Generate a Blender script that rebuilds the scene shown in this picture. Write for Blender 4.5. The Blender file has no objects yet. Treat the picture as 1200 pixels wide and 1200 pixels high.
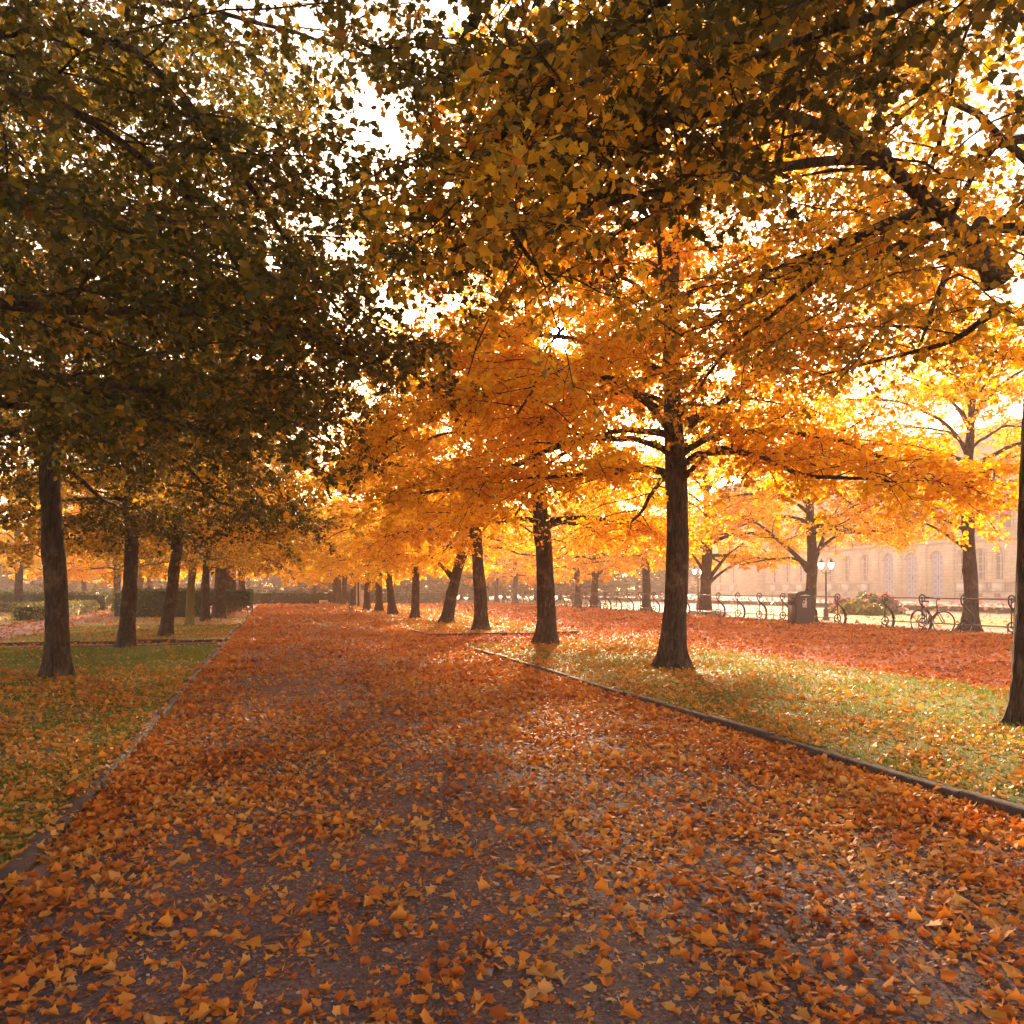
import bpy, math
import numpy as np
from mathutils import Vector, Matrix

SC = bpy.context.scene
COL = SC.collection
F, H = 950.0, 1.3
TH = math.atan(280.0 / 950.0)
CT, ST = math.cos(TH), math.sin(TH)
SUN_AZ = TH + math.atan((656 - 600) / F)
SUN_EL = math.radians(17.4)
SUNV = np.array([math.sin(SUN_AZ) * math.cos(SUN_EL), math.cos(SUN_AZ) * math.cos(SUN_EL), math.sin(SUN_EL)])

# ------------------------------------------------------------------ coordinates
def cam2w(xc, z, h):
    return np.array([z * ST + xc * CT, z * CT - xc * ST, h])
def at(px, py):                       # ground point seen at a pixel
    z = F * H / (py - 690.0)
    return cam2w((px - 600) / F * z, z, 0.0)
def at3(px, py, z):                   # point seen at a pixel, z metres in front
    return cam2w((px - 600) / F * z, z, H + (690 - py) / F * z)
def y_on(px, X):                      # world Y where a line of sight meets the plane x = X
    t = (px - 600) / F
    z = X / (t * CT + ST)
    return (z - X * ST) / CT
def depth_of(x, y):
    return x * ST + y * CT

# ------------------------------------------------------------------ mesh buffer
class MB:
    def __init__(s):
        s.v, s.f, s.n, s.t = [], [], 0, []
    def add(s, v, f, tint=None):
        v = np.asarray(v, dtype=np.float64).reshape(-1, 3)
        f = np.asarray(f, dtype=np.int64)
        s.v.append(v); s.f.append(f + s.n); s.n += len(v)
        if tint is not None: s.t.append(np.asarray(tint))
    def build(s, name, mat, parent=None, smooth=False, loc=(0, 0, 0)):
        v = np.concatenate(s.v) if s.v else np.zeros((0, 3))
        me = bpy.data.meshes.new(name)
        nf = sum(len(f) for f in s.f); nl = sum(f.size for f in s.f)
        me.vertices.add(len(v)); me.vertices.foreach_set('co', v.astype(np.float32).ravel())
        me.loops.add(nl); me.polygons.add(nf)
        me.loops.foreach_set('vertex_index', np.concatenate([f.ravel() for f in s.f]).astype(np.int32))
        tot = np.concatenate([np.full(len(f), f.shape[1]) for f in s.f])
        st = np.concatenate([[0], np.cumsum(tot)[:-1]])
        me.polygons.foreach_set('loop_start', st.astype(np.int32))
        me.polygons.foreach_set('loop_total', tot.astype(np.int32))
        me.update(calc_edges=True)
        if s.t:
            a = me.attributes.new('tint', 'FLOAT', 'FACE')
            a.data.foreach_set('value', np.concatenate(s.t).astype(np.float32))
        if smooth: me.polygons.foreach_set('use_smooth', np.ones(nf, dtype=bool))
        if mat is not None: me.materials.append(mat)
        o = bpy.data.objects.new(name, me); COL.objects.link(o)
        o.location = loc
        if parent is not None: o.parent = parent
        return o
    # shapes
    def box(s, x0, x1, y0, y1, z0, z1, M=None):
        v = np.array([[x, y, z] for z in (z0, z1) for y in (y0, y1) for x in (x0, x1)], float)
        if M is not None: v = v @ M[:3, :3].T + M[:3, 3]
        s.add(v, [[0, 2, 3, 1], [4, 5, 7, 6], [0, 1, 5, 4], [1, 3, 7, 5], [3, 2, 6, 7], [2, 0, 4, 6]])
    def tube(s, pts, rad, sides=8, cap=True):
        P = np.asarray(pts, float); n = len(P)
        R = np.broadcast_to(np.asarray(rad, float), (n,))
        T = np.gradient(P, axis=0); T /= np.linalg.norm(T, axis=1)[:, None] + 1e-12
        ref = np.array([0, 0, 1.0]) if abs(T[:, 2]).mean() < .8 else np.array([1.0, 0, 0])
        A = np.cross(T, ref); A /= np.linalg.norm(A, axis=1)[:, None] + 1e-12
        B = np.cross(T, A)
        a = np.arange(sides) * 2 * np.pi / sides
        V = P[:, None] + R[:, None, None] * (np.cos(a)[None, :, None] * A[:, None] + np.sin(a)[None, :, None] * B[:, None])
        i = np.arange(n - 1)[:, None] * sides; j = np.arange(sides)[None]; k = (j + 1) % sides
        Fq = np.stack([i + j, i + k, i + sides + k, i + sides + j], -1).reshape(-1, 4)
        s.add(V.reshape(-1, 3), Fq)
        if cap and sides > 3:
            s.add(V[0], np.arange(sides)[None, ::-1]); s.add(V[-1], np.arange(sides)[None])
    def lathe(s, prof, sides=20, c=(0, 0, 0)):
        p = np.asarray(prof, float); a = np.arange(sides) * 2 * np.pi / sides
        V = np.stack([p[:, None, 0] * np.cos(a), p[:, None, 0] * np.sin(a), np.broadcast_to(p[:, None, 1], (len(p), sides))], -1) + np.asarray(c, float)
        i = np.arange(len(p) - 1)[:, None] * sides; j = np.arange(sides)[None]; k = (j + 1) % sides
        s.add(V.reshape(-1, 3), np.stack([i + j, i + k, i + sides + k, i + sides + j], -1).reshape(-1, 4))
    def ring(s, c, axis, R, r, n=40, m=8, a0=0, a1=2 * math.pi):
        """torus (or an arc of it) round `axis` ('x','y')"""
        a = np.linspace(a0, a1, n + 1)
        u = np.cos(a) * R; w = np.sin(a) * R
        z0 = np.zeros_like(u)
        P = np.stack([z0, u, w], -1) if axis == 'x' else np.stack([u, z0, w], -1)
        s.tube(P + np.asarray(c), r, m, cap=False)
    def prism(s, poly, x0, x1):          # polygon in (y,z) extruded along x
        p = np.asarray(poly, float); n = len(p)
        a = np.column_stack([np.full(n, x0), p]); b = np.column_stack([np.full(n, x1), p])
        s.add(a, np.arange(n)[None, ::-1]); s.add(b, np.arange(n)[None])
        i = np.arange(n); k = (i + 1) % n
        s.add(np.concatenate([a, b]), np.stack([i, k, n + k, n + i], -1))

def tag(o, label=None, cat=None, group=None, kind=None):
    if label: o['label'] = label
    if cat: o['category'] = cat
    if group: o['group'] = group
    if kind: o['kind'] = kind
    return o
def empty(name, loc, rz=0.0, label=None, cat=None, group=None):
    o = bpy.data.objects.new(name, None); COL.objects.link(o)
    o.location = loc; o.rotation_euler = (0, 0, rz); o.empty_display_size = .3
    return tag(o, label, cat, group)
def copy_tree(o, parent=None):
    c = o.copy(); COL.objects.link(c)
    if parent is not None: c.parent = parent
    for ch in list(o.children): copy_tree(ch, c)
    return c

# ------------------------------------------------------------------ materials
def nt(name):
    m = bpy.data.materials.new(name); m.use_nodes = True
    t = m.node_tree; t.nodes.clear()
    out = t.nodes.new('ShaderNodeOutputMaterial')
    return m, t, out
def N(t, typ, **kw):
    n = t.nodes.new(typ)
    for k, v in kw.items():
        if k.startswith('i_'):
            key = k[2:]
            key = int(key) if key.isdigit() else key.replace('_', ' ')
            n.inputs[key].default_value = v
        else: setattr(n, k, v)
    return n
def ramp(t, stops, fac=None, interp='LINEAR'):
    r = t.nodes.new('ShaderNodeValToRGB'); cr = r.color_ramp; cr.interpolation = interp
    while len(cr.elements) < len(stops): cr.elements.new(.5)
    for e, (p, c) in zip(cr.elements, stops):
        e.position = p; e.color = (*c, 1) if len(c) == 3 else c
    if fac is not None: t.links.new(fac, r.inputs[0])
    return r
def coords(t, scale=(1, 1, 1), kind='Object'):
    tc = N(t, 'ShaderNodeTexCoord'); mp = N(t, 'ShaderNodeMapping'); mp.inputs['Scale'].default_value = scale
    t.links.new(tc.outputs[kind], mp.inputs[0]); return mp.outputs[0]
def noise(t, vec, scale, detail=4, rough=.55):
    n = N(t, 'ShaderNodeTexNoise'); n.inputs['Scale'].default_value = scale
    n.inputs['Detail'].default_value = detail; n.inputs['Roughness'].default_value = rough
    t.links.new(vec, n.inputs['Vector']); return n
def bumpn(t, height, strength, dist, normal=None):
    b = N(t, 'ShaderNodeBump'); b.inputs['Strength'].default_value = strength; b.inputs['Distance'].default_value = dist
    t.links.new(height, b.inputs['Height'])
    if normal is not None: t.links.new(normal, b.inputs['Normal'])
    return b
def mixc(t, fac, a, b, mode='MIX'):
    m = N(t, 'ShaderNodeMix', data_type='RGBA', blend_type=mode)
    for k, v in ((0, fac), (6, a), (7, b)):
        if isinstance(v, bpy.types.NodeSocket): t.links.new(v, m.inputs[k])
        elif k == 0: m.inputs[0].default_value = v
        else: m.inputs[k].default_value = (*v, 1)
    return m.outputs[2]
def leaf_mat(name, stops, trans=.5, gain=1.25, rough=.45, spec=.3, clump=.8):
    m, t, out = nt(name)
    at_ = N(t, 'ShaderNodeAttribute', attribute_name='tint')
    nz = noise(t, coords(t), clump, 2)
    s = N(t, 'ShaderNodeMath', operation='MULTIPLY_ADD'); s.inputs[1].default_value = .6
    t.links.new(at_.outputs['Fac'], s.inputs[0])
    s2 = N(t, 'ShaderNodeMath', operation='MULTIPLY_ADD'); s2.inputs[1].default_value = 1.1; s2.inputs[2].default_value = -.35
    t.links.new(nz.outputs['Fac'], s2.inputs[0]); t.links.new(s2.outputs[0], s.inputs[2])
    r = ramp(t, stops, s.outputs[0])
    p = N(t, 'ShaderNodeBsdfPrincipled'); p.inputs['Roughness'].default_value = rough
    p.inputs['Specular IOR Level'].default_value = spec
    t.links.new(r.outputs[0], p.inputs['Base Color'])
    tr = N(t, 'ShaderNodeBsdfTranslucent')
    g = mixc(t, 1.0, r.outputs[0], (gain, gain, gain * .8), 'MULTIPLY')
    t.links.new(g, tr.inputs['Color'])
    mx = N(t, 'ShaderNodeMixShader'); mx.inputs[0].default_value = trans
    t.links.new(p.outputs[0], mx.inputs[1]); t.links.new(tr.outputs[0], mx.inputs[2])
    t.links.new(mx.outputs[0], out.inputs[0]); return m
def flat_mat(name, col, rough=.6, metal=0, spec=.4, nscale=None, var=.25, bump=0, bscale=None, stretch=(1, 1, 1)):
    m, t, out = nt(name)
    p = N(t, 'ShaderNodeBsdfPrincipled'); p.inputs['Roughness'].default_value = rough
    p.inputs['Metallic'].default_value = metal; p.inputs['Specular IOR Level'].default_value = spec
    v = coords(t, stretch)
    nz = noise(t, v, nscale or 6, 6, .6)
    c0 = tuple(c * (1 - var) for c in col); c1 = tuple(min(1, c * (1 + var)) for c in col)
    r = ramp(t, [(.3, c0), (.7, c1)], nz.outputs['Fac'])
    t.links.new(r.outputs[0], p.inputs['Base Color'])
    if bump:
        nb = noise(t, v, bscale or 30, 6, .65)
        t.links.new(bumpn(t, nb.outputs['Fac'], 1, bump).outputs[0], p.inputs['Normal'])
    t.links.new(p.outputs[0], out.inputs[0]); return m

OR = dict(deep=(.46, .12, .006), orange=(.78, .34, .010), amber=(.86, .49, .014), yellow=(.88, .62, .022), olive=(.24, .165, .014), green=(.11, .095, .011), dgreen=(.055, .055, .009), red=(.30, .035, .012))
M = {}
M['leaf_green'] = leaf_mat('green_turning_leaves', [(0, OR['red']), (.09, OR['olive']), (.25, OR['green']), (.5, OR['dgreen']), (.68, OR['olive']), (.85, (.45, .22, .02)), (1, OR['orange'])], trans=.5, gain=1.15)
M['leaf_mixed'] = leaf_mat('olive_and_amber_leaves', [(0, OR['orange']), (.28, OR['amber']), (.45, OR['olive']), (.6, (.38, .26, .035)), (.78, OR['amber']), (1, OR['deep'])], trans=.52, gain=1.2)
M['leaf_orange'] = leaf_mat('orange_autumn_leaves', [(0, OR['deep']), (.22, OR['orange']), (.5, OR['amber']), (.75, OR['yellow']), (.92, OR['orange']), (1, OR['olive'])], trans=.64, gain=1.18)
M['leaf_yellow'] = leaf_mat('golden_autumn_leaves', [(0, OR['orange']), (.3, OR['amber']), (.6, OR['yellow']), (.85, (.6, .48, .06)), (1, OR['olive'])], trans=.64, gain=1.18)
M['leaf_far'] = leaf_mat('hazy_park_foliage', [(0, (.22, .21, .10)), (.4, (.27, .24, .11)), (.7, (.38, .27, .12)), (1, (.46, .31, .13))], trans=.4, gain=1.1, clump=.25)  # leaf tones raised and greyed, distant mist put into the colour
M['leaf_brown'] = leaf_mat('thin_brown_foliage', [(0, (.30, .20, .15)), (.5, (.37, .25, .18)), (1, (.46, .31, .19))], trans=.35, gain=1.1, clump=.3)  # brown lightened so the colour itself carries the pale mist
M['hedge'] = leaf_mat('clipped_hedge_leaves', [(0, (.05, .075, .018)), (.5, (.075, .105, .022)), (.85, (.12, .14, .03)), (1, (.3, .2, .04))], trans=.3, gain=1.0, clump=3)
M['hedge_light'] = leaf_mat('yellowing_hedge_leaves', [(0, (.12, .14, .03)), (.5, (.22, .21, .04)), (1, (.42, .3, .05))], trans=.35, gain=1.1, clump=2)
M['hedge_core'] = flat_mat('hedge_inner_twigs', (.035, .04, .015), .9)
M['flower'] = leaf_mat('pink_flower_heads', [(0, (.34, .09, .12)), (1, (.45, .2, .22))], trans=.4)
M['fallen'] = leaf_mat('fallen_leaves_on_gravel', [(0, (.07, .02, .009)), (.12, (.22, .055, .012)), (.28, (.44, .11, .015)), (.46, (.58, .18, .02)), (.64, (.60, .25, .035)), (.78, (.50, .27, .10)), (.9, (.68, .34, .04)), (1, (.24, .10, .04))], trans=.3, gain=1.1, rough=.6, spec=.2, clump=1.3)
M['fallen_lawn'] = leaf_mat('fallen_leaves_on_grass', [(0, (.26, .06, .012)), (.3, (.50, .16, .02)), (.6, (.60, .26, .03)), (.85, (.54, .29, .09)), (1, (.70, .42, .05))], trans=.35, gain=1.1, rough=.55, spec=.35, clump=1.3)
M['grass'] = leaf_mat('park_grass_blades', [(0, (.09, .13, .008)), (.5, (.13, .17, .010)), (1, (.24, .22, .02))], trans=.5, gain=1.3, clump=1.5)

def bark(name, cols, moss=0.0):
    m, t, out = nt(name)
    p = N(t, 'ShaderNodeBsdfPrincipled'); p.inputs['Roughness'].default_value = .85; p.inputs['Specular IOR Level'].default_value = .25
    v = coords(t, (1, 1, .22)); v2 = coords(t)
    n1 = noise(t, v, 26, 8, .65); n2 = noise(t, v2, 3.5, 5, .6); vo = N(t, 'ShaderNodeTexVoronoi'); vo.feature = 'DISTANCE_TO_EDGE'
    vo.inputs['Scale'].default_value = 17; t.links.new(v, vo.inputs['Vector'])
    r = ramp(t, [(.28, cols[0]), (.5, cols[1]), (.75, cols[2])], n1.outputs['Fac'])
    r2 = ramp(t, [(.52, (0, 0, 0)), (.68, (1, 1, 1))], n2.outputs['Fac'])
    c = mixc(t, r2.outputs[0], r.outputs[0], (cols[2][0] * 1.2, cols[2][1] * 1.25, cols[2][2] * 1.1))
    if moss:
        sx = N(t, 'ShaderNodeSeparateXYZ'); t.links.new(v2, sx.inputs[0])
        mr = N(t, 'ShaderNodeMapRange'); mr.inputs['From Min'].default_value = 2.4; mr.inputs['From Max'].default_value = .2
        mr.inputs['To Min'].default_value = .1; mr.inputs['To Max'].default_value = moss
        t.links.new(sx.outputs[2], mr.inputs[0])
        c = mixc(t, mr.outputs[0], c, (.2, .19, .02))
    t.links.new(c, p.inputs['Base Color'])
    ad = N(t, 'ShaderNodeMath', operation='ADD'); t.links.new(n1.outputs['Fac'], ad.inputs[0])
    mn = N(t, 'ShaderNodeMath', operation='MINIMUM'); mn.inputs[1].default_value = .22; t.links.new(vo.outputs['Distance'], mn.inputs[0])
    ml = N(t, 'ShaderNodeMath', operation='MULTIPLY'); ml.inputs[1].default_value = 2.2; t.links.new(mn.outputs[0], ml.inputs[0]); t.links.new(ml.outputs[0], ad.inputs[1])
    t.links.new(bumpn(t, ad.outputs[0], 1, .06).outputs[0], p.inputs['Normal'])
    t.links.new(p.outputs[0], out.inputs[0]); return m
M['bark'] = bark('ridged_brown_bark', [(.016, .010, .007), (.055, .034, .023), (.14, .095, .066)])
M['bark_moss'] = bark('mossy_bark', [(.05, .04, .02), (.11, .085, .045), (.17, .13, .08)], moss=.85)

# ------------------------------------------------------------------ tree growing
def unit(v): return v / (np.linalg.norm(v, axis=-1, keepdims=True) + 1e-12)
def axis_of(p0, az, e0, e1, L, rng, wob=.12, step=.3):
    n = max(3, int(L / step) + 1)
    t = np.linspace(0, 1, n)
    a = az + np.cumsum(rng.normal(0, wob, n)) * .6
    e = e0 + (e1 - e0) * t ** .8 + rng.normal(0, wob * .7, n)
    d = np.stack([np.cos(a) * np.cos(e), np.sin(a) * np.cos(e), np.sin(e)], -1) * (L / (n - 1))
    P = p0 + np.concatenate([np.zeros((1, 3)), np.cumsum(d[:-1], 0)])
    return P
def smooth_path(W, n):
    W = np.asarray(W, float); d = np.r_[0, np.cumsum(np.linalg.norm(np.diff(W, axis=0), axis=1))]
    s = np.linspace(0, d[-1], n); P = np.stack([np.interp(s, d, W[:, k]) for k in range(3)], -1)
    for _ in range(2): P[1:-1] = (P[:-2] + 2 * P[1:-1] + P[2:]) / 4
    return P

class Tree:
    def __init__(s, seed, r0=.2, Ht=10.5, hb=2.9, R=4.4, lean=(0, 0), leanh=3.0, nlimb=15, sub=.25, tw=.12, nodes=15, lsize=.062, droop=.25, sides=28, skip=None, limb_r=.30, twig_len=.8, twig_r=1.0, lo=2.75, flare=1.0):
        s.rng = np.random.default_rng(seed); s.wood = MB(); s.an = []; s.ad = []
        s.flare = flare
        s.r0, s.Ht, s.lean, s.leanh = r0, Ht, np.array(lean, float), leanh
        s.sub, s.tw, s.nodes, s.lsize, s.twig_len, s.twig_r, s.tws = sub, tw, nodes, lsize, twig_len, twig_r, []
        s.ph = s.rng.uniform(0, 6.28, 8)
        s.trunk(sides, hb)
        az0 = s.rng.uniform(0, 6.28)
        for i in range(nlimb):
            f = i / max(1, nlimb - 1)
            h = hb + (Ht * .88 - hb) * f ** 1.15 + s.rng.uniform(-.12, .12)
            az = az0 + i * 2.4 + s.rng.normal(0, .3)
            if skip and skip(az % 6.2832, h): continue
            prof = math.sin(math.pi * min(1, .30 + .66 * f)) ** .7
            L = R * prof * s.rng.uniform(.82, 1.12) + .5
            e0 = math.radians(18 + 50 * f + s.rng.normal(0, 7)); e1 = e0 - math.radians(38 + 20 * (1 - f)) * (1 + droop)
            rr = s.rad(h) * limb_r * s.rng.uniform(.8, 1.2)
            P = axis_of(s.ax(h), az, e0, e1, L, s.rng)
            lw = min(lo, h); P[:, 2] = np.where(P[:, 2] < lw, lw - (lw - P[:, 2]) * .15, P[:, 2])
            s.limb(P, rr)
        P = axis_of(s.ax(Ht * .88), 0, 1.3, 1.2, Ht * .16, s.rng); s.limb(P, s.rad(Ht * .88) * .8)
    def ax(s, h):
        h = np.asarray(h, float); k = h / s.leanh
        w = .05 * np.sin(h * 1.1 + s.ph[0]); w2 = .05 * np.sin(h * .9 + s.ph[1])
        b = .05 * (math.sin(s.ph[0])), .05 * math.sin(s.ph[1])
        return np.stack([s.lean[0] * k + w - b[0], s.lean[1] * k + w2 - b[1], h], -1)
    def rad(s, h):
        h = np.asarray(h, float)
        return s.r0 * (1 - .80 * np.clip(h / s.Ht, 0, 1) ** 1.1) + .015
    def trunk(s, sides, hb):
        h = np.concatenate([np.linspace(-.08, .8, 16), np.linspace(.88, s.Ht * .9, 46)])
        a = np.arange(sides) * 2 * np.pi / sides
        C = s.ax(np.maximum(h, 0)); C[:, 2] = h
        hh = np.maximum(h, 0)[:, None]
        fl = (np.exp(-hh / .17) * .62 + np.exp(-hh / .55) * .28) * s.flare
        lob = 1 + fl * (.95 + .32 * np.cos(5 * a + s.ph[2]) + .2 * np.cos(8 * a + s.ph[3]) + .12 * np.cos(13 * a + s.ph[4]))
        lump = 1 + .035 * np.sin(3 * a + 2.1 * hh + s.ph[5]) + .03 * np.sin(2 * a - 3.3 * hh + s.ph[6]) + .018 * np.sin(7 * a + 5 * hh)
        knob = 0
        for _ in range(6):
            hk, ak = s.rng.uniform(.7, hb + .6), s.rng.uniform(0, 6.28)
            knob = knob + .16 * np.exp(-((hh - hk) / .11) ** 2 - ((np.angle(np.exp(1j * (a - ak)))) / .45) ** 2)
        col = .16 * np.exp(-((hh - hb) / .35) ** 2)
        r = s.rad(hh) * lob * (lump + knob + col) + s.rng.normal(0, .0035, (len(h), sides))
        V = C[:, None] + np.stack([np.cos(a) * r, np.sin(a) * r, np.zeros_like(r)], -1)
        i = np.arange(len(h) - 1)[:, None] * sides; j = np.arange(sides)[None]; k = (j + 1) % sides
        s.wood.add(V.reshape(-1, 3), np.stack([i + j, i + k, i + sides + k, i + sides + j], -1).reshape(-1, 4))
    def limb(s, P, r, leafy_from=.22, subl=None, sides=8):
        n = len(P); t = np.linspace(0, 1, n)
        R = r * (1 - .85 * t ** .9) + .006; R[0] *= 1.5
        if n > 2: R[1] *= 1.12
        s.wood.tube(P, R, sides)
        L = np.linalg.norm(np.diff(P, axis=0), axis=1).sum()
        m = max(2, int(L * (1 - leafy_from) / s.sub)); side = 1
        T = unit(np.gradient(P, axis=0))
        for q in range(m):
            tt = leafy_from + (1 - leafy_from) * (q + s.rng.uniform(0, .8)) / m
            x = tt * (n - 1); i0 = min(int(x), n - 2); p = P[i0] + (P[i0 + 1] - P[i0]) * (x - i0)
            az = math.atan2(T[i0, 1], T[i0, 0]) + side * math.radians(s.rng.uniform(32, 72)); side = -side
            el = math.asin(np.clip(T[i0, 2], -.95, .95)) * .5 + math.radians(s.rng.uniform(-12, 28))
            Ls = (subl or L * .46) * (1.15 - .75 * tt) * s.rng.uniform(.6, 1.15) + .25
            s.second(axis_of(p, az, el, el - .45, Ls, s.rng, .16, .22), max(.007, r * (1 - .8 * tt) * .42))
        s.twig(P[-2:], .01)
    def second(s, P, r):
        n = len(P); s.wood.tube(P, np.linspace(r, .005, n), 5, cap=False)
        L = np.linalg.norm(np.diff(P, axis=0), axis=1).sum(); rng = s.rng
        m = max(2, int(L / s.tw)); T = unit(np.gradient(P, axis=0))
        tt = .08 + .92 * (np.arange(m) + rng.uniform(0, .9, m)) / m; x = np.minimum(tt, .999) * (n - 1)
        i0 = np.minimum(x.astype(int), n - 2); p = P[i0] + (P[i0 + 1] - P[i0]) * (x - i0)[:, None]
        sg = np.where(np.arange(m) % 2, 1, -1)
        az = np.arctan2(T[i0, 1], T[i0, 0]) + sg * np.radians(rng.uniform(20, 80, m))
        el = np.radians(rng.uniform(-38, 42, m))
        s.tws.append(np.column_stack([p, az, el, s.twig_len * rng.uniform(.4, 1.0, m) * (1.1 - .4 * tt)]))
    def twig(s, P, r):
        d = P[-1] - P[0]; L = np.linalg.norm(d)
        s.tws.append(np.array([[*P[0], math.atan2(d[1], d[0]), math.asin(np.clip(d[2] / (L + 1e-9), -1, 1)), max(L, .3)]]))
    def finish(s):
        """all the twigs in one go: five points each, three-sided, with leaf nodes along them"""
        W = np.concatenate(s.tws); n = len(W); rng = s.rng
        az, el, L = W[:, 3:4], W[:, 4:5], W[:, 5:6]
        k = np.arange(4)[None]
        A = az + np.cumsum(rng.normal(0, .2, (n, 4)), 1); E = el - .16 * k + rng.normal(0, .12, (n, 4))
        d = np.stack([np.cos(A) * np.cos(E), np.sin(A) * np.cos(E), np.sin(E)], -1) * (L / 4)[..., None]
        P = W[:, None, :3] + np.concatenate([np.zeros((n, 1, 3)), np.cumsum(d, 1)], 1)       # n,5,3
        Tn = unit(d[:, [0, 0, 1, 2, 3]]); X = unit(np.cross(Tn, [0, 0, 1.0])); Y = np.cross(Tn, X)
        R = np.linspace(.0042, .0014, 5)[None, :, None, None] * s.twig_r
        a = np.arange(3) * 2 * np.pi / 3
        V = P[:, :, None] + R * (np.cos(a)[None, None, :, None] * X[:, :, None] + np.sin(a)[None, None, :, None] * Y[:, :, None])
        i = (np.arange(n)[:, None, None] * 15 + np.arange(4)[None, :, None] * 3); j = np.arange(3)[None, None]; k2 = (j + 1) % 3
        s.wood.add(V.reshape(-1, 3), np.stack([i + j, i + k2, i + 3 + k2, i + 3 + j], -1).reshape(-1, 4))
        q = s.nodes; f = rng.uniform(.08, 1.0, (n, q)) * 3.999; i0 = f.astype(int); fr = (f - i0)[..., None]
        r_ = np.arange(n)[:, None]
        Q = P[r_, i0] * (1 - fr) + P[r_, i0 + 1] * fr
        keep = rng.random((n, q)) < (L / s.twig_len) * 1.15
        s.an = [Q[keep]]; s.ad = [Tn[r_, i0 + 1][keep]]
    def leaves(s, shape, per=2, keep=None, base=np.zeros(3)):
        if not s.an: s.finish()
        A = np.repeat(np.concatenate(s.an), per, 0); D = np.repeat(np.concatenate(s.ad), per, 0)
        if keep is not None:
            k = keep(A + base, s.rng); A, D = A[k], D[k]
        n = len(A); rng = s.rng
        off = unit(rng.normal(0, 1, (n, 3)) + D * .4 + np.array([0, 0, -.35]))
        A = A + off * rng.uniform(.02, .09, (n, 1))
        d = unit(off * [1, 1, .5] + rng.normal(0, .35, (n, 3)) + np.array([0, 0, -.45]))
        up = rng.normal(0, .55, (n, 3)) + np.array([0, 0, 1.0])
        return leafmesh(A, d, up, s.lsize * rng.uniform(.6, 1.2, n), shape, rng)

SHAPES = {  # half outlines, mirrored across the midrib; y runs along the leaf
    'maple': [(0, 0), (.34, -.04), (.29, .15), (.59, .40), (.35, .52), (.25, .76), (0, 1.05)],
    'lobe': [(0, 0), (.38, .03), (.53, .38), (.30, .68), (0, 1.0)],
    'kite': [(0, 0), (.46, .38), (0, 1.0)],
}
def leafmesh(A, d, up, size, shape, rng, curl=(-.25, .35), tint=None):
    h = np.array(SHAPES[shape]); k = len(h); n = len(A)
    y = unit(d); x = unit(np.cross(y, up)); z = np.cross(x, y)
    c = rng.uniform(*curl, n)[:, None]; c2 = rng.uniform(-.5, .5, n)[:, None]
    def pts(sx):
        X = sx * h[:, 0]; Y = h[:, 1]
        Z = c * np.abs(X)[None] * 1.5 + c2 * ((Y - .35) ** 2)[None]
        return X, Y, Z
    out = []
    for sx, sl in ((1, slice(0, k)), (-1, slice(1, k - 1))):
        X, Y, Z = pts(sx); X, Y, Z = X[sl], Y[sl], Z[:, sl]
        out.append(A[:, None] + size[:, None, None] * (x[:, None] * X[None, :, None] + y[:, None] * Y[None, :, None] + z[:, None] * Z[..., None]))
    V = np.concatenate(out, 1); nv = V.shape[1]
    r = list(range(k)); l = [0] + [k + i for i in range(k - 2)] + [k - 1]
    base = (np.arange(n) * nv)[:, None]
    b = MB(); tt = np.repeat(rng.uniform(0, 1, n) if tint is None else tint, 2)
    f = np.stack([base + np.array(r)[None], base + np.array(l[::-1])[None]], 1).reshape(-1, k)
    b.add(V.reshape(-1, 3), f, tt); return b

def sun_gap(A, rng):
    """the real hole in the foliage the sun looks through, and nothing within arm's reach of the viewer"""
    rel = A - np.array([0, 0, H]); al = rel @ SUNV
    dist = np.linalg.norm(rel - al[:, None] * SUNV, axis=1)
    z = A[:, 0] * ST + A[:, 1] * CT
    w = np.where(al > 0, dist / np.maximum(al, 1) * F, 999)
    hole = (al > 0) & ((w < 12) | ((w < 24) & (rng.random(len(A)) < .6)))
    near = (np.linalg.norm(rel, axis=1) < 4.3)
    # canopy thinned to let sunlight in: leaves whose shadow would fall mid-avenue
    G = A - SUNV * (A[:, 2:3] / SUNV[2]); gz = G[:, 0] * ST + G[:, 1] * CT; gp = 600 + F * (G[:, 0] * CT - G[:, 1] * ST) / np.maximum(gz, .5)
    wt = np.exp(-((gp - 635) / 95) ** 2) * np.clip((gz - 3) / 2.5, 0, 1) * np.clip((34 - gz) / 14, 0, 1)
    near |= rng.random(len(A)) < .84 * wt
    return ~(hole | near)

def make_tree(base, tr, mat, shape, label, per=2, keep=True, group=None, bark_m='bark', name='autumn_tree'):
    base = np.asarray(base, float)
    root = empty(name, base, 0, label, 'tree', group)
    tr.finish()
    tr.wood.build('trunk', M[bark_m], root, smooth=True)
    lf = tr.leaves(shape, per, sun_gap if keep else None, base)
    lf.build('crown', M[mat], root)
    return root
def rel(base, W): return [np.asarray(w) - np.asarray(base) for w in W]

exec_trees = True
G_L, G_R, G_T = 'trees lining the left edge of the avenue', 'trees in the verge right of the avenue', 'trees along the ornamental railing'
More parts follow.
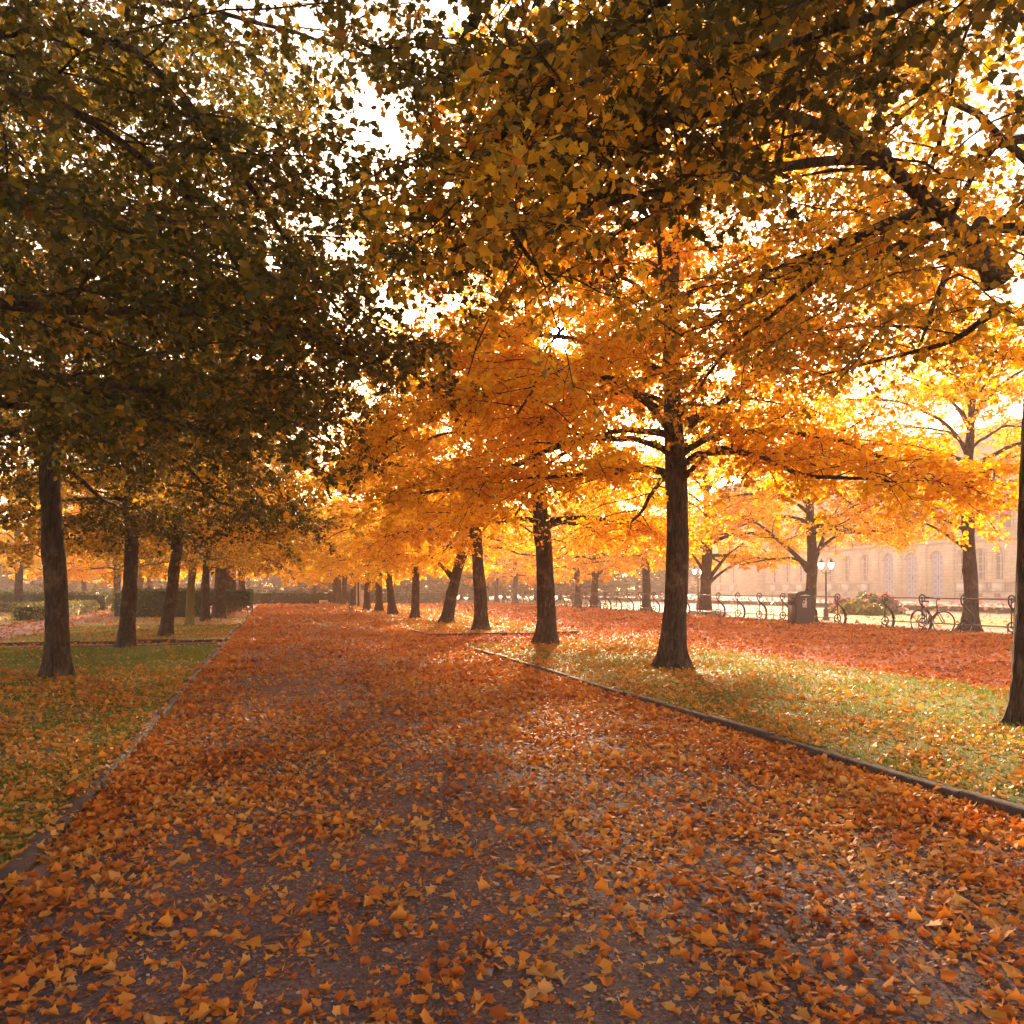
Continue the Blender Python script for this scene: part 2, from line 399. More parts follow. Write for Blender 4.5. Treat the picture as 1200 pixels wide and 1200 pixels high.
# ---- left row
b = at(66, 797)
L1 = Tree(11, flare=.75, r0=.14, Ht=9.8, hb=3.1, R=4.8, nlimb=32, nodes=15)
make_tree(b, L1, 'leaf_green', 'lobe', 'dark trunked tree nearest on the left lawn, under the green canopy', group=G_L)
b0 = np.array([-2.95, 6.8, 0])
L0 = Tree(12, skip=lambda a, h: h < 5.2 and (a < 1.5 or a > 4.9), r0=.18, Ht=9.5, hb=3.0, R=4.6, nlimb=28, nodes=14)
for W, r in (([(-150, 330, 5.9), (60, 366, 6.2), (141, 362, 6.4), (240, 366, 6.6), (348, 388, 6.9), (430, 420, 7.3)], .05),
             ([(-150, 260, 5.7), (30, 240, 5.5), (110, 248, 5.6), (180, 288, 5.8), (275, 316, 6.1), (350, 330, 6.5)], .032),
             ([(-150, 140, 5.7), (60, 100, 5.6), (190, 205, 6.0), (240, 245, 6.3), (290, 330, 6.8), (320, 400, 7.4)], .034),
             ([(-150, 60, 5.7), (150, 20, 5.5), (310, 240, 6.6), (375, 340, 7.4), (430, 400, 8.2), (455, 440, 9)], .03),
             ([(-150, 420, 5.7), (0, 430, 6), (130, 450, 6.6), (250, 470, 7.2), (330, 490, 7.8)], .035),
             ([(-150, 420, 5.7), (0, 480, 7), (110, 470, 8), (220, 500, 8.6), (290, 520, 9.2)], .03)):
    L0.limb(smooth_path(rel(b0, [at3(*w) for w in W]), 16), r, .1, subl=2.0)
make_tree(b0, L0, 'leaf_green', 'maple', 'low green leaved boughs reaching in over the avenue from beyond the left side', group=G_L)
Lrow = [(147, 761, .15, 0.02, 'leaf_mixed', 'slim straight trunk beside the narrow cross path on the left lawn', 3.0, 13),
        (194, 747.5, .15, .16, 'leaf_mixed', 'slightly leaning dark trunk just behind the left cross path', 2.6, 14),
        (222, 735, .12, .03, 'leaf_mixed', 'pale yellow mossy trunk forking in front of the dark hedge', 2.2, 15),
        (241, 729, .155, .03, 'leaf_mixed', 'dark trunk right of the mossy forked one, before the hedge', 3.0, 16),
        (256, 725.5, .25, 0, 'leaf_green', 'thick dark trunk standing against the dark hedge', 2.9, 17)]
for (px, py, r, ln, mt, lab, hb, sd) in Lrow:
    z = F * H / (py - 690)
    T = Tree(sd, flare=.6, r0=r * .94, Ht=9.5, hb=hb, R=4.3, lean=(ln * CT * 1.6, -ln * ST * 1.6), nlimb=24, sub=.36, tw=.18, nodes=20, droop=.4, lsize=.08, sides=20)
    make_tree(at(px, py), T, mt, 'lobe' if z < 22 else 'kite', lab, group=G_L, bark_m='bark_moss' if px == 222 else 'bark')
# ---- right row
b = at(788, 786)
R1 = Tree(21, r0=.175, Ht=10.5, hb=3.1, R=4.9, nlimb=34, droop=.4)
for W, r in (([(806, 497, 12.8), (835, 480, 12.6), (862, 462, 12.2), (882, 440, 11.8), (930, 420, 11.2)], .07),
             ([(780, 555, 12.8), (760, 545, 12.5), (735, 553, 12.2), (690, 556, 11.5), (620, 560, 10.6)], .05),
             ([(770, 480, 12.9), (745, 455, 12.5), (680, 470, 11.8), (615, 500, 11)], .04),
             ([(800, 560, 12.8), (815, 548, 12.6), (835, 520, 12.4), (870, 530, 12), (930, 540, 11.5)], .04)):
    R1.limb(smooth_path(rel(b, [at3(*w) for w in W]), 14), r, .25, subl=1.7)
make_tree(b, R1, 'leaf_orange', 'lobe', 'large dark flared trunk standing alone in the near right verge', group=G_R)
b0 = cam2w(4.86, 7.45, 0)
R0 = Tree(22, nodes=11, r0=.165, Ht=10.2, hb=4.3, R=4.4, nlimb=20)
for W, r in (([(1171, 330, 7.3), (1150, 290, 7.2), (1100, 248, 7.1), (1060, 213, 7.0), (1035, 185, 6.9), (960, 120, 6.7), (860, 60, 6.5)], .085),
             ([(1096, 246, 7.1), (1070, 248, 7.3), (1025, 268, 7.6), (960, 300, 8.4), (905, 330, 9.2), (860, 362, 10.1), (800, 392, 11), (740, 420, 11.8)], .06),
             ([(1171, 315, 7.3), (1135, 308, 7.1), (1090, 293, 7.0), (1050, 290, 6.9), (1010, 300, 6.7)], .055),
             ([(1150, 262, 7.2), (1127, 285, 7.0), (1110, 320, 6.8), (1092, 362, 6.6), (1080, 400, 6.4)], .04),
             ([(1035, 185, 6.9), (940, 190, 6.4), (840, 215, 6.0), (760, 225, 5.7), (700, 240, 5.5), (640, 275, 5.3)], .045),
             ([(1035, 185, 6.9), (930, 130, 6.2), (800, 130, 5.6), (700, 170, 5.2), (610, 200, 5.0), (540, 215, 4.9)], .05),
             ([(960, 120, 6.7), (800, 40, 6.0), (640, 120, 5.5), (560, 230, 5.4), (600, 290, 5.6), (650, 330, 5.9)], .045),
             ([(1171, 360, 7.4), (1120, 400, 8), (1040, 420, 8.8), (960, 440, 9.6)], .03)):
    R0.limb(smooth_path(rel(b0, [at3(*w) for w in W]), 16), r, .18, subl=1.9)
make_tree(b0, R0, 'leaf_mixed', 'maple', 'heavy brown boughs with green and amber leaves entering at upper right', group=G_R)
Rrow = [(641, 757, .195, -.14, 'leaf_orange', 'dark trunk widening at its foot at the corner of the near verge', 2.55, 31),
        (563, 740.5, .18, -.03, 'leaf_orange', 'upright dark trunk just behind the kerb of the second verge', 3.0, 32),
        (522, 732, .19, .55, 'leaf_orange', 'trunk leaning strongly to the right with one low left bough', 2.5, 33),
        (486, 726.5, .15, 0, 'leaf_yellow', 'slim upright trunk left of the leaning one', 2.35, 34),
        (460, 721.5, .16, -.12, 'leaf_yellow', 'knobbly trunk tilting left, between slim upright tree and a straight pair', 2.4, 35),
        (444, 718, .17, .02, 'leaf_yellow', 'thick straight trunk in the far verge, second right of the thin lamp pole', 2.2, 36),
        (430, 716.5, .17, 0, 'leaf_yellow', 'straight trunk immediately right of the thin lamp pole', 2.2, 37)]
for (px, py, r, ln, mt, lab, hb, sd) in Rrow:
    z = F * H / (py - 690); b = at(px, py)
    T = Tree(sd, r0=r, Ht=9.5, hb=hb, R=4.2, lean=(ln * CT * 1.4, -ln * ST * 1.4), nlimb=24, sub=.34 if z < 30 else .42, tw=.17 if z < 30 else .24, nodes=26, droop=.45, lsize=.078 if z < 30 else .105, sides=20)
    if px == 522:
        T.limb(smooth_path(rel(b, [at3(530, 676, z), at3(519, 664, z - .3), at3(507, 654, z - .7), at3(490, 640, z - 1.2)]), 8), .09, .4)
    make_tree(b, T, mt, 'kite', lab, group=G_R)
# ---- row behind the railing
XT = 20.4
TL = {948: (([(948, 668, 0), (938, 655, .2), (912, 633, .6), (888, 612, 1), (862, 603, 1.4)], .11), ([(952, 660, 0), (962, 640, .1), (968, 618, .2), (985, 590, .4)], .11),
            ([(944, 660, 0), (925, 652, .3), (898, 656, .8), (866, 662, 1.2)], .055), ([(958, 645, 0), (985, 622, .5), (1020, 626, 1), (1062, 640, 1.6)], .06)),
      827: (([(830, 678, 0), (840, 666, .1), (852, 650, .3), (872, 636, .6)], .11), ([(832, 682, 0), (848, 668, .2), (872, 655, .5), (898, 657, .9), (925, 655, 1.2)], .065), ([(824, 668, 0), (812, 650, .2), (800, 634, .5)], .09)),
      697: (([(699, 676, 0), (706, 668, .1), (718, 661, .3), (742, 657, .6)], .07), ([(696, 674, 0), (686, 665, .2), (676, 654, .4)], .06)),
      757: (([(757, 664, 0), (748, 656, .1), (734, 652, .3), (722, 654, .5)], .06),),
      1137: (([(1132, 643, 0), (1112, 628, .3), (1085, 612, .7), (1050, 610, 1.2)], .05), ([(1132, 622, 0), (1105, 608, .3), (1065, 600, .8)], .04))}
Trow = [(1137, 'leaf_orange', 'big trunk behind the railing beside the parked bicycle', 41, 3.3, .2), (948, 'leaf_orange', 'broad forking tree right behind the litter bin', 42, 2.1, .21),
        (827, 'leaf_orange', 'forked tree on a mound of earth behind the railing', 43, 1.9, .26), (757, 'leaf_orange', 'straight trunk behind the railing, just left of the largest verge trunk', 44, 2.3, .23),
        (697, 'leaf_orange', 'railing tree with one long bough to the right at head height', 45, 2.0, .23)]
for (px, mt, lab, sd, hb, r) in Trow:
    b = np.array([XT, y_on(px, XT), 0]); z = depth_of(b[0], b[1]); hb = 3.5 if px > 900 else max(hb, 2.8)
    T = Tree(sd, r0=r, Ht=9.0, hb=hb, R=5.0, nlimb=24, sub=.38, tw=.2, lo=3.6 if px > 900 else 2.9, nodes=15, droop=.3, lsize=.10, sides=20, limb_r=.42, twig_r=1.6)
    for W, r in TL.get(px, ()): T.limb(smooth_path(rel(b, [at3(a_, c_, z - d_) for a_, c_, d_ in W]), 12), r, .35)
    make_tree(b, T, mt, 'kite', lab, group=G_T)
# ---- far variants copied
VAR = []
for k, (mt, sd) in enumerate((('leaf_yellow', 51), ('leaf_orange', 52), ('leaf_orange', 53))):
    VAR.append((mt, Tree(sd, r0=.2, Ht=9.0, hb=2.3, R=4.3, nlimb=20, sub=.5, tw=.3, lsize=.17, sides=12)))
vroot = []
def variant(k, loc, rz, label, group, sc=1.0):
    while len(vroot) <= k: vroot.append(None)
    if vroot[k] is None:
        mt, T = VAR[k]; o = make_tree((0, 0, 0), T, mt, 'kite', label, keep=False, group=group); vroot[k] = o
    else: o = copy_tree(vroot[k])
    o.location = loc; o.rotation_euler = (0, 0, rz); o.scale = (sc,) * 3; o['label'] = label; o['group'] = group
    return o
n = 0
for px, py, lab in ((413, 712, 'far verge tree immediately left of the thin lamp pole'), (403, 710, 'second tree left of the thin lamp pole'), (398, 709.2, 'third tree left of the thin lamp pole'), (392.5, 708.5, 'last small tree of the right verge row before the far hedge')):
    variant(0, at(px, py), n * 1.7, lab, G_R, .92); n += 1
for k in range(8):
    yy = 53 + 7.2 * k + (k % 3) * .4
    variant(1 + k % 2, (XT + .1 * (k % 2), yy, 0), n * 2.1, 'hazy orange tree in the distant run behind the railing', 'distant trees along the railing', .95); n += 1
for px, lab in ((266, 'first trunk rising behind the dark hedge'), (274, 'second pale trunk rising behind the dark hedge'), (283, 'palest trunk behind the right end of the dark hedge')):
    z = 41 + (px - 266) * .55; variant(0, cam2w((px - 600) / F * z, z, 0), n * 1.3, lab, G_L, 1); n += 1
for px, z in ((137, 48), (164, 56), (176, 62), (100, 66), (60, 52), (20, 44)):
    variant(n % 2, cam2w((px - 600) / F * z, z, 0), n * 1.3, 'hazy tree standing behind the left garden hedges', 'trees behind the garden hedges', 1.0); n += 1
# trees off to the sides and behind that shade the place
S0 = Tree(61, r0=.18, Ht=9.5, hb=3.1, R=4.4, nlimb=24, sub=.36, tw=.18, lsize=.1, sides=14)
b0 = np.append(cam2w(5.2, 1.4, 0)[:2], 0)
SR = Tree(62, r0=.18, Ht=9.5, hb=5.4, R=2.6, nlimb=3, lsize=.065, nodes=15)
c3 = lambda xc, z, h: cam2w(xc, z, h)
for W, r in (([c3(5.2, 1.4, 4.0), c3(4, 2.6, 4.4), at3(1000, 40, 4.3), at3(840, 60, 4.9), at3(740, 190, 5.5), at3(690, 250, 6.0), at3(640, 290, 6.5)], .035),
             ([c3(5.2, 1.4, 4.2), c3(4, 2.4, 4.7), at3(900, -60, 4.2), at3(720, 20, 4.8), at3(620, 110, 5.3), at3(560, 190, 5.8), at3(520, 260, 6.4), at3(500, 330, 7.0)], .05),
             ([c3(5.2, 1.4, 4.4), c3(3.6, 2.6, 5.0), at3(760, -80, 5.0), at3(560, -20, 5.5), at3(530, 30, 6.0), at3(520, 110, 6.6)], .045),):
    SR.limb(smooth_path(rel(b0, W), 18), r, .46, subl=1.5)
make_tree(b0, SR, 'leaf_green', 'maple', 'green leaved boughs hanging in at the top centre from beside the viewpoint', group=G_R)
o = make_tree((-3, .4, 0), S0, 'leaf_green', 'lobe', 'green tree of the left row standing beside the viewpoint', group=G_L)
for i, (x, y) in enumerate(((-11, 8), (-11.5, 15.5), (-12, 23))):
    c = copy_tree(o); c.location = (x, y, 0); c.rotation_euler = (0, 0, i * 1.9 + 1)
    c['label'] = ['tree beyond the left lawn closest to the camera', 'middle tree beyond the left lawn', 'farthest of the trees beyond the left lawn'][i]; c['group'] = 'trees beyond the left lawn'
# hazy park trees far off
FT = Tree(71, r0=.28, Ht=12, hb=1.2, R=5.6, nlimb=26, sub=.55, tw=.36, nodes=12, lsize=.3, droop=.6, sides=10)
FB = Tree(72, r0=.2, Ht=8, hb=.6, R=4.6, nlimb=24, sub=.4, tw=.2, nodes=4, lsize=.16, sides=8, twig_r=2.5)
fo = make_tree((0, 0, 0), FT, 'leaf_far', 'kite', 'tall misty tree in the park beyond the avenue', keep=False, group='misty park trees', name='park_tree')
fb = make_tree((0, 0, 0), FB, 'leaf_brown', 'kite', 'thin brown misty tree beyond the far hedge', keep=False, group='thin brown trees beyond the far hedge', name='thin_tree')
rg = np.random.default_rng(5)
def place(src, px, z, sc, first=[set()]):
    o = src if src.name not in first[0] else copy_tree(src)
    first[0].add(src.name)
    o.location = cam2w((px - 600) / F * z, z, 0); o.rotation_euler = (0, 0, rg.uniform(0, 6.28)); o.scale = (sc, sc, sc * rg.uniform(.85, 1.1))
for i, px in enumerate(range(-70, 475, 20)):
    place(fb, px + rg.uniform(-8, 8), rg.uniform(78, 92), rg.uniform(.75, 1.0))
for i, px in enumerate(range(440, 812, 15)):
    place(fo, px + rg.uniform(-8, 8), rg.uniform(84, 120) + max(0, px - 700) * .12, rg.uniform(.6, .95))
for i, px in enumerate(range(-100, 460, 60)):
    place(fo, px + rg.uniform(-8, 8), rg.uniform(112, 140), rg.uniform(.9, 1.2))

# ------------------------------------------------------------------ ground
def ground_mat(name, c0, c1, c2, grit=60, leafc=None, leaf_amt=0, bump=.006):
    m, t, out = nt(name)
    p = N(t, 'ShaderNodeBsdfPrincipled'); p.inputs['Roughness'].default_value = .78; p.inputs['Specular IOR Level'].default_value = .28
    v = coords(t)
    n1 = noise(t, v, .7, 5, .6); n2 = noise(t, v, grit, 8, .8)
    r = ramp(t, [(.38, c0), (.5, c1), (.64, c2)], n2.outputs['Fac'])
    r1 = ramp(t, [(.35, (.75, .75, .75)), (.65, (1.15, 1.12, 1.1))], n1.outputs['Fac'])
    c = mixc(t, 1, r.outputs[0], r1.outputs[0], 'MULTIPLY')
    hgt = n2.outputs['Fac']
    if leafc:
        vo = N(t, 'ShaderNodeTexVoronoi'); vo.inputs['Scale'].default_value = 11; vo.inputs['Randomness'].default_value = 1
        nd = noise(t, v, 7, 3); dv = mixc(t, .12, v, nd.outputs['Color'], 'ADD'); t.links.new(dv, vo.inputs['Vector'])
        sep = N(t, 'ShaderNodeSeparateColor'); t.links.new(vo.outputs['Color'], sep.inputs[0])
        lr = ramp(t, leafc, sep.outputs[0])
        n3 = noise(t, v, .9, 4, .65)
        th = N(t, 'ShaderNodeMath', operation='MULTIPLY_ADD'); th.inputs[1].default_value = .8; th.inputs[2].default_value = leaf_amt - .9
        t.links.new(n3.outputs['Fac'], th.inputs[0])
        ad = N(t, 'ShaderNodeMath', operation='ADD'); t.links.new(th.outputs[0], ad.inputs[0]); t.links.new(sep.outputs[1], ad.inputs[1])
        gt = N(t, 'ShaderNodeMath', operation='GREATER_THAN'); gt.inputs[1].default_value = .5; t.links.new(ad.outputs[0], gt.inputs[0])
        c = mixc(t, gt.outputs[0], c, lr.outputs[0])
    t.links.new(c, p.inputs['Base Color'])
    t.links.new(bumpn(t, hgt, .9, bump).outputs[0], p.inputs['Normal'])
    t.links.new(p.outputs[0], out.inputs[0]); return m
LC = [(0, (.36, .09, .02)), (.3, (.6, .19, .035)), (.6, (.62, .26, .06)), (.85, (.66, .36, .15)), (1, (.75, .42, .06))]
LCR = [(0, (.42, .07, .02)), (.4, (.62, .15, .03)), (.8, (.66, .24, .06)), (1, (.66, .34, .15))]
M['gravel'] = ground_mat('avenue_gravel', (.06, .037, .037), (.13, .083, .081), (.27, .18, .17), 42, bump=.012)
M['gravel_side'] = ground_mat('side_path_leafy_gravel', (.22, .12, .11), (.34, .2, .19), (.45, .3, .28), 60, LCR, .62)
M['gravel_pink'] = ground_mat('pink_garden_gravel', (.3, .17, .16), (.4, .25, .23), (.5, .33, .3), 60)
M['pale_path'] = ground_mat('pale_terrace_gravel', (.26, .19, .16), (.34, .26, .22), (.42, .34, .29), 40)
M['lawn'] = ground_mat('lawn_soil_and_turf', (.055, .065, .015), (.10, .135, .02), (.17, .18, .035), 45)
M['lawn_far'] = ground_mat('lawn_sprinkled_with_leaves', (.12, .14, .025), (.19, .2, .035), (.28, .25, .05), 30, LC, .22)
M['palace_lawn'] = ground_mat('yellowing_palace_lawn', (.13, .14, .02), (.2, .18, .03), (.3, .22, .03), 12)
M['base_ground'] = ground_mat('open_park_ground', (.2, .15, .1), (.28, .2, .13), (.34, .25, .15), 5)
M['kerb'] = flat_mat('weathered_kerb_stone', (.065, .042, .038), .8, nscale=9, var=.4, bump=.006, bscale=60)

def sheet(name, x0, x1, y0, y1, z, mat, ny=None):
    b = MB(); b.add([[x0, y0, z], [x1, y0, z], [x1, y1, z], [x0, y1, z]], [[0, 1, 2, 3]])
    o = b.build(name, mat); tag(o, kind='structure'); return o
sheet('ground', -330, 330, -120, 420, -.012, M['base_ground'])
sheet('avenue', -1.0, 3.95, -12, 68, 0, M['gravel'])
sheet('side_path', 8.75, 19.35, -12, 68, -.004, M['gravel_side'])
sheet('cross_path', 3.9, 8.8, 17.9, 21.7, -.0055, M['gravel_side'])
sheet('garden_path', -9.05, -1.0, -12, 68, -.004, M['gravel_pink'])
sheet('terrace_path', 19.6, 22.6, -12, 120, 0, M['pale_path'])
M['court'] = ground_mat('palace_court_gravel', (.15, .10, .09), (.21, .15, .13), (.27, .2, .17), 40)
sheet('palace_walk', 30.5, 35, -12, 140, 0, M['court'])
sheet('palace_forecourt', 44, 90, -12, 170, 0, M['court'])
sheet('palace_lawn', 22.6, 30.5, -12, 140, .008, M['palace_lawn'])
sheet('palace_lawn', 35, 44, -12, 140, .008, M['palace_lawn'])
def lawn(x0, x1, y0, y1, mat, z=.045):
    # softly uneven lawn slab
    nx, ny = max(2, int((x1 - x0) / .35)), max(2, int((y1 - y0) / .5))
    X, Y = np.meshgrid(np.linspace(x0, x1, nx), np.linspace(y0, y1, ny))
    Z = z + .014 * np.sin(X * 2.1 + Y * .7) * np.sin(Y * 1.3 - X) ; Z[0] = Z[-1] = z; Z[:, 0] = Z[:, -1] = z
    v = np.stack([X, Y, Z], -1).reshape(-1, 3); i = (np.arange(ny - 1)[:, None] * nx + np.arange(nx - 1)[None]).ravel()
    b = MB(); b.add(v, np.stack([i, i + 1, i + nx + 1, i + nx], -1))
    e = .045
    o = b.build('lawn', mat, smooth=True); tag(o, kind='structure'); return o
lawn(-6.4, -1.1, -12, 19.45, M['lawn']); lawn(-6.4, -1.1, 21.1, 38.5, M['lawn_far'])
lawn(4.05, 8.75, -12, 17.9, M['lawn']); lawn(4.05, 8.4, 21.75, 62, M['lawn_far'])
lawn(-40, -9.05, -12, 100, M['lawn_far'], .03)
rk = np.random.default_rng(3)
kb = MB()
def kerb_run(x0, y0, x1, y1, w=.085, h=.066):
    L = math.hypot(x1 - x0, y1 - y0); n = max(1, int(round(L / .98)))
    dx, dy = (x1 - x0) / L, (y1 - y0) / L
    for i in range(n):
        a, e = L * i / n + .009, L * (i + 1) / n - .009
        cx, cy = x0 + dx * a, y0 + dy * a
        wob = rk.normal(0, .008); hh = h + rk.normal(0, .008); tw = rk.normal(0, .004)
        Mx = np.eye(4); ang = math.atan2(dy, dx) + tw
        Mx[:2, :2] = [[math.cos(ang), -math.sin(ang)], [math.sin(ang), math.cos(ang)]]; Mx[:2, 3] = (cx - dy * wob, cy + dx * wob)
        LL = e - a; c = .014                       # slightly worn top edges
        pr = np.array([[-w / 2, -.06], [w / 2, -.06], [w / 2, hh - c], [w / 2 - c, hh], [-w / 2 + c, hh], [-w / 2, hh - c]])
        b = MB(); b.prism(pr, 0, LL)
        for v, f, o in zip(b.v, b.f, np.r_[0, np.cumsum([len(q) for q in b.v])[:-1]]):
            kb.add(v @ Mx[:3, :3].T + Mx[:3, 3], f - o)
kerb_run(-1.1, -3, -1.1, 19.4); kerb_run(-1.1, 21.15, -1.1, 38.6)
kerb_run(-1.2, 19.5, -6.4, 19.5, h=.06); kerb_run(-1.2, 21.05, -6.4, 21.05, h=.07)
kerb_run(4.05, -3, 4.05, 16.9); kerb_run(4.1, 21.72, 8.4, 21.72, h=.085); kerb_run(4.05, 21.8, 4.05, 24)
tag(kb.build('kerb', M['kerb']), kind='structure')

# ------------------------------------------------------------------ fallen leaves and grass
rf = np.random.default_rng(77)
def vnoise(x, y, sc, seed=0):
    g = np.random.default_rng(seed).random((256, 256)); x = x / sc + 500; y = y / sc + 500
    i, j = np.floor(x).astype(int), np.floor(y).astype(int); fx, fy = x - i, y - j
    fx, fy = fx * fx * (3 - 2 * fx), fy * fy * (3 - 2 * fy); q = lambda a, b: g[a % 256, b % 256]
    return (q(i, j) * (1 - fx) + q(i + 1, j) * fx) * (1 - fy) + (q(i, j + 1) * (1 - fx) + q(i + 1, j + 1) * fx) * fy
def zone(x, y):
    """0 avenue, 1 lawns, 2 leafy side path, 3 garden path, 4 beyond railing, 5 left far lawn"""
    z = np.full(len(x), 0)
    z[(x < -1.05) & (x > -6.4)] = 1; z[(x < -6.4) & (x > -9.05)] = 3; z[x < -9.05] = 5
    z[(x > 4.1) & (x < 8.75) & ((y < 17.9) | (y > 21.75))] = 1
    z[(x > 8.75) | ((x > 4.1) & (y > 17.9) & (y < 21.75))] = 2
    z[x > 19.2] = 4
    z[(x < -1.05) & (x > -6.4) & (y > 19.45) & (y < 21.1)] = 3
    return z
fal, fall = [], []
for (z0, z1, den, sz, shp) in ((1.6, 4.2, 2400, .034, 'maple'), (4.2, 8, 2500, .035, 'lobe'), (8, 14, 1500, .042, 'lobe'), (14, 26, 520, .066, 'kite'), (26, 44, 190, .1, 'kite'), (44, 72, 62, .16, 'kite')):
    ext = .80
    n = int((z1 ** 2 - z0 ** 2) * ext * den)
    z = np.sqrt(rf.uniform(z0 ** 2, z1 ** 2, n)); xc = z * rf.uniform(-ext, ext, n)
    x = z * ST + xc * CT; y = z * CT - xc * ST
    zn = zone(x, y)
    c1 = vnoise(x, y, .38, 1); c2 = vnoise(x, y, 1.7, 2); c3 = vnoise(x, y, .16, 3)
    cl = .45 * c1 + .35 * c2 + .2 * c3
    d = np.zeros(n)
    dist = np.clip((z - 3) / 14, 0, 1)
    av = .37 + .20 * dist + .10 * np.clip((x - 0) / 4, 0, 1)
    av = av - .16 * np.exp(-((x - 1.0 - .1 * np.sin(y)) / .5) ** 2) * (y < 14)
    av = av + .55 * np.exp(-np.abs(x - 4.0) / .45) + .5 * np.exp(-np.abs(x + 1.05) / .28) - .20 * np.exp(-((x + .9 - y * .08) / 1.0) ** 2) * (y > 7)
    d = np.where(zn == 0, av, d)
    d = np.where(zn == 1, np.where(x > 0, .38 - .14 * np.clip((x - 5) / 2, 0, 1) * (y < 14) + .1 * (y > 14), .37 - .27 * (y > 14.0) + .07 * (y > 21)), d)
    d = np.where(zn == 2, .46 + .5 * np.clip((x - 13.5) / 4, 0, 1), d)
    d = np.where(zn == 3, .22, d); d = np.where(zn == 5, .14, d)
    d = np.where(zn == 4, np.where(x < 19.7, .9, .07), d)
    p = np.clip(d * (.0 + 2.0 * cl), 0, 1) ** 1.5
    k = rf.random(n) < p
    x, y, zn, n = x[k], y[k], zn[k], int(k.sum())
    base = np.where((zn == 1) | (zn == 5), .052, .006) + rf.random(n) ** 2 * .022
    al = rf.uniform(0, 6.28, n)
    D = np.stack([np.cos(al), np.sin(al), rf.normal(0, .28, n)], -1)
    up = np.stack([rf.normal(0, .5, n), rf.normal(0, .5, n), np.ones(n)], -1)
    tint = np.clip(rf.random(n) * .85 + .1 * (zn == 1) - .18 * (zn == 2) + .08, 0, 1)
    size = sz * rf.lognormal(-.12, .32, n).clip(.4, 2.0)
    P = np.stack([x, y, base + size * .12], -1)
    for lst, sel in ((fall, (zn == 1) | (zn == 5)), (fal, ~((zn == 1) | (zn == 5)))):
        lst.append(leafmesh(P[sel], D[sel], up[sel], size[sel], shp, rf, curl=(-.7, .9), tint=tint[sel]))
def merge(lst, name, mat):
    b = MB()
    for q in lst: b.add(q.v[0], q.f[0], q.t[0])
    return b.build(name, mat)
tag(merge(fal, 'fallen_leaves', M['fallen']), 'curled orange and brown leaves strewn over the gravel paths', 'fallen leaves', kind='stuff')
tag(merge(fall, 'fallen_leaves', M['fallen_lawn']), 'orange and yellow leaves lying on the lawns', 'fallen leaves', kind='stuff')
# leaf crumbs and small stones on the near gravel
n = 90000; z = np.sqrt(rf.uniform(1.5 ** 2, 10 ** 2, n)); xc = z * rf.uniform(-.8, .8, n); x = z * ST + xc * CT; y = z * CT - xc * ST
k = (x > -1.0) & (x < 3.95) & (rf.random(n) < .3 + .9 * vnoise(x, y, .5, 21)); x, y = x[k], y[k]; n = len(x); al = rf.uniform(0, 6.28, n)
cr = leafmesh(np.stack([x, y, np.full(n, .003)], -1), np.stack([np.cos(al), np.sin(al), rf.normal(0, .2, n)], -1), np.stack([rf.normal(0, .4, n), rf.normal(0, .4, n), np.ones(n)], -1), rf.lognormal(-4.45, .45, n), 'kite', rf, tint=rf.random(n) * .5)
tag(cr.build('leaf_crumbs', M['fallen']), 'brown crumbs of broken leaves on the near gravel', 'leaf litter', kind='stuff')
n = 60000; z = np.sqrt(rf.uniform(1.5 ** 2, 7.5 ** 2, n)); xc = z * rf.uniform(-.8, .8, n); x = z * ST + xc * CT; y = z * CT - xc * ST
k = (x > -1.0) & (x < 3.95) & (rf.random(n) < .2 + 1.1 * vnoise(x, y, .8, 22)); x, y = x[k], y[k]; n = len(x)
o8 = np.array([[1, 0, 0], [0, 1, 0], [-1, 0, 0], [0, -1, 0], [.6, .6, .55], [-.6, .6, .6], [-.5, -.6, .5], [.6, -.5, .6]], float)
V = o8[None] * rf.uniform(.6, 1.2, (n, 8, 3)) * rf.lognormal(-5.4, .4, (n, 1, 1)); a_ = rf.uniform(0, 6.28, n); c_, s_ = np.cos(a_)[:, None], np.sin(a_)[:, None]
V = np.stack([V[..., 0] * c_ - V[..., 1] * s_, V[..., 0] * s_ + V[..., 1] * c_, V[..., 2]], -1) + np.stack([x, y, np.full(n, .0005)], -1)[:, None]
fq = np.array([[0, 1, 5, 4], [1, 2, 6, 5], [2, 3, 7, 6], [3, 0, 4, 7], [4, 5, 6, 7]])
pb = MB(); pb.add(V.reshape(-1, 3), (np.arange(n)[:, None, None] * 8 + fq[None]).reshape(-1, 4), np.repeat(rf.random(n), 5))
m_, t_, out_ = nt('small_gravel_stones'); at_ = N(t_, 'ShaderNodeAttribute', attribute_name='tint'); r_ = ramp(t_, [(0, (.06, .04, .038)), (.5, (.15, .10, .09)), (.85, (.26, .19, .17)), (1, (.42, .34, .30))], at_.outputs['Fac'])
p_ = N(t_, 'ShaderNodeBsdfPrincipled'); p_.inputs['Roughness'].default_value = .8; t_.links.new(r_.outputs[0], p_.inputs['Base Color']); t_.links.new(p_.outputs[0], out_.inputs[0])
tag(pb.build('loose_gravel', m_), 'loose small stones on the near part of the avenue', 'gravel', kind='stuff')
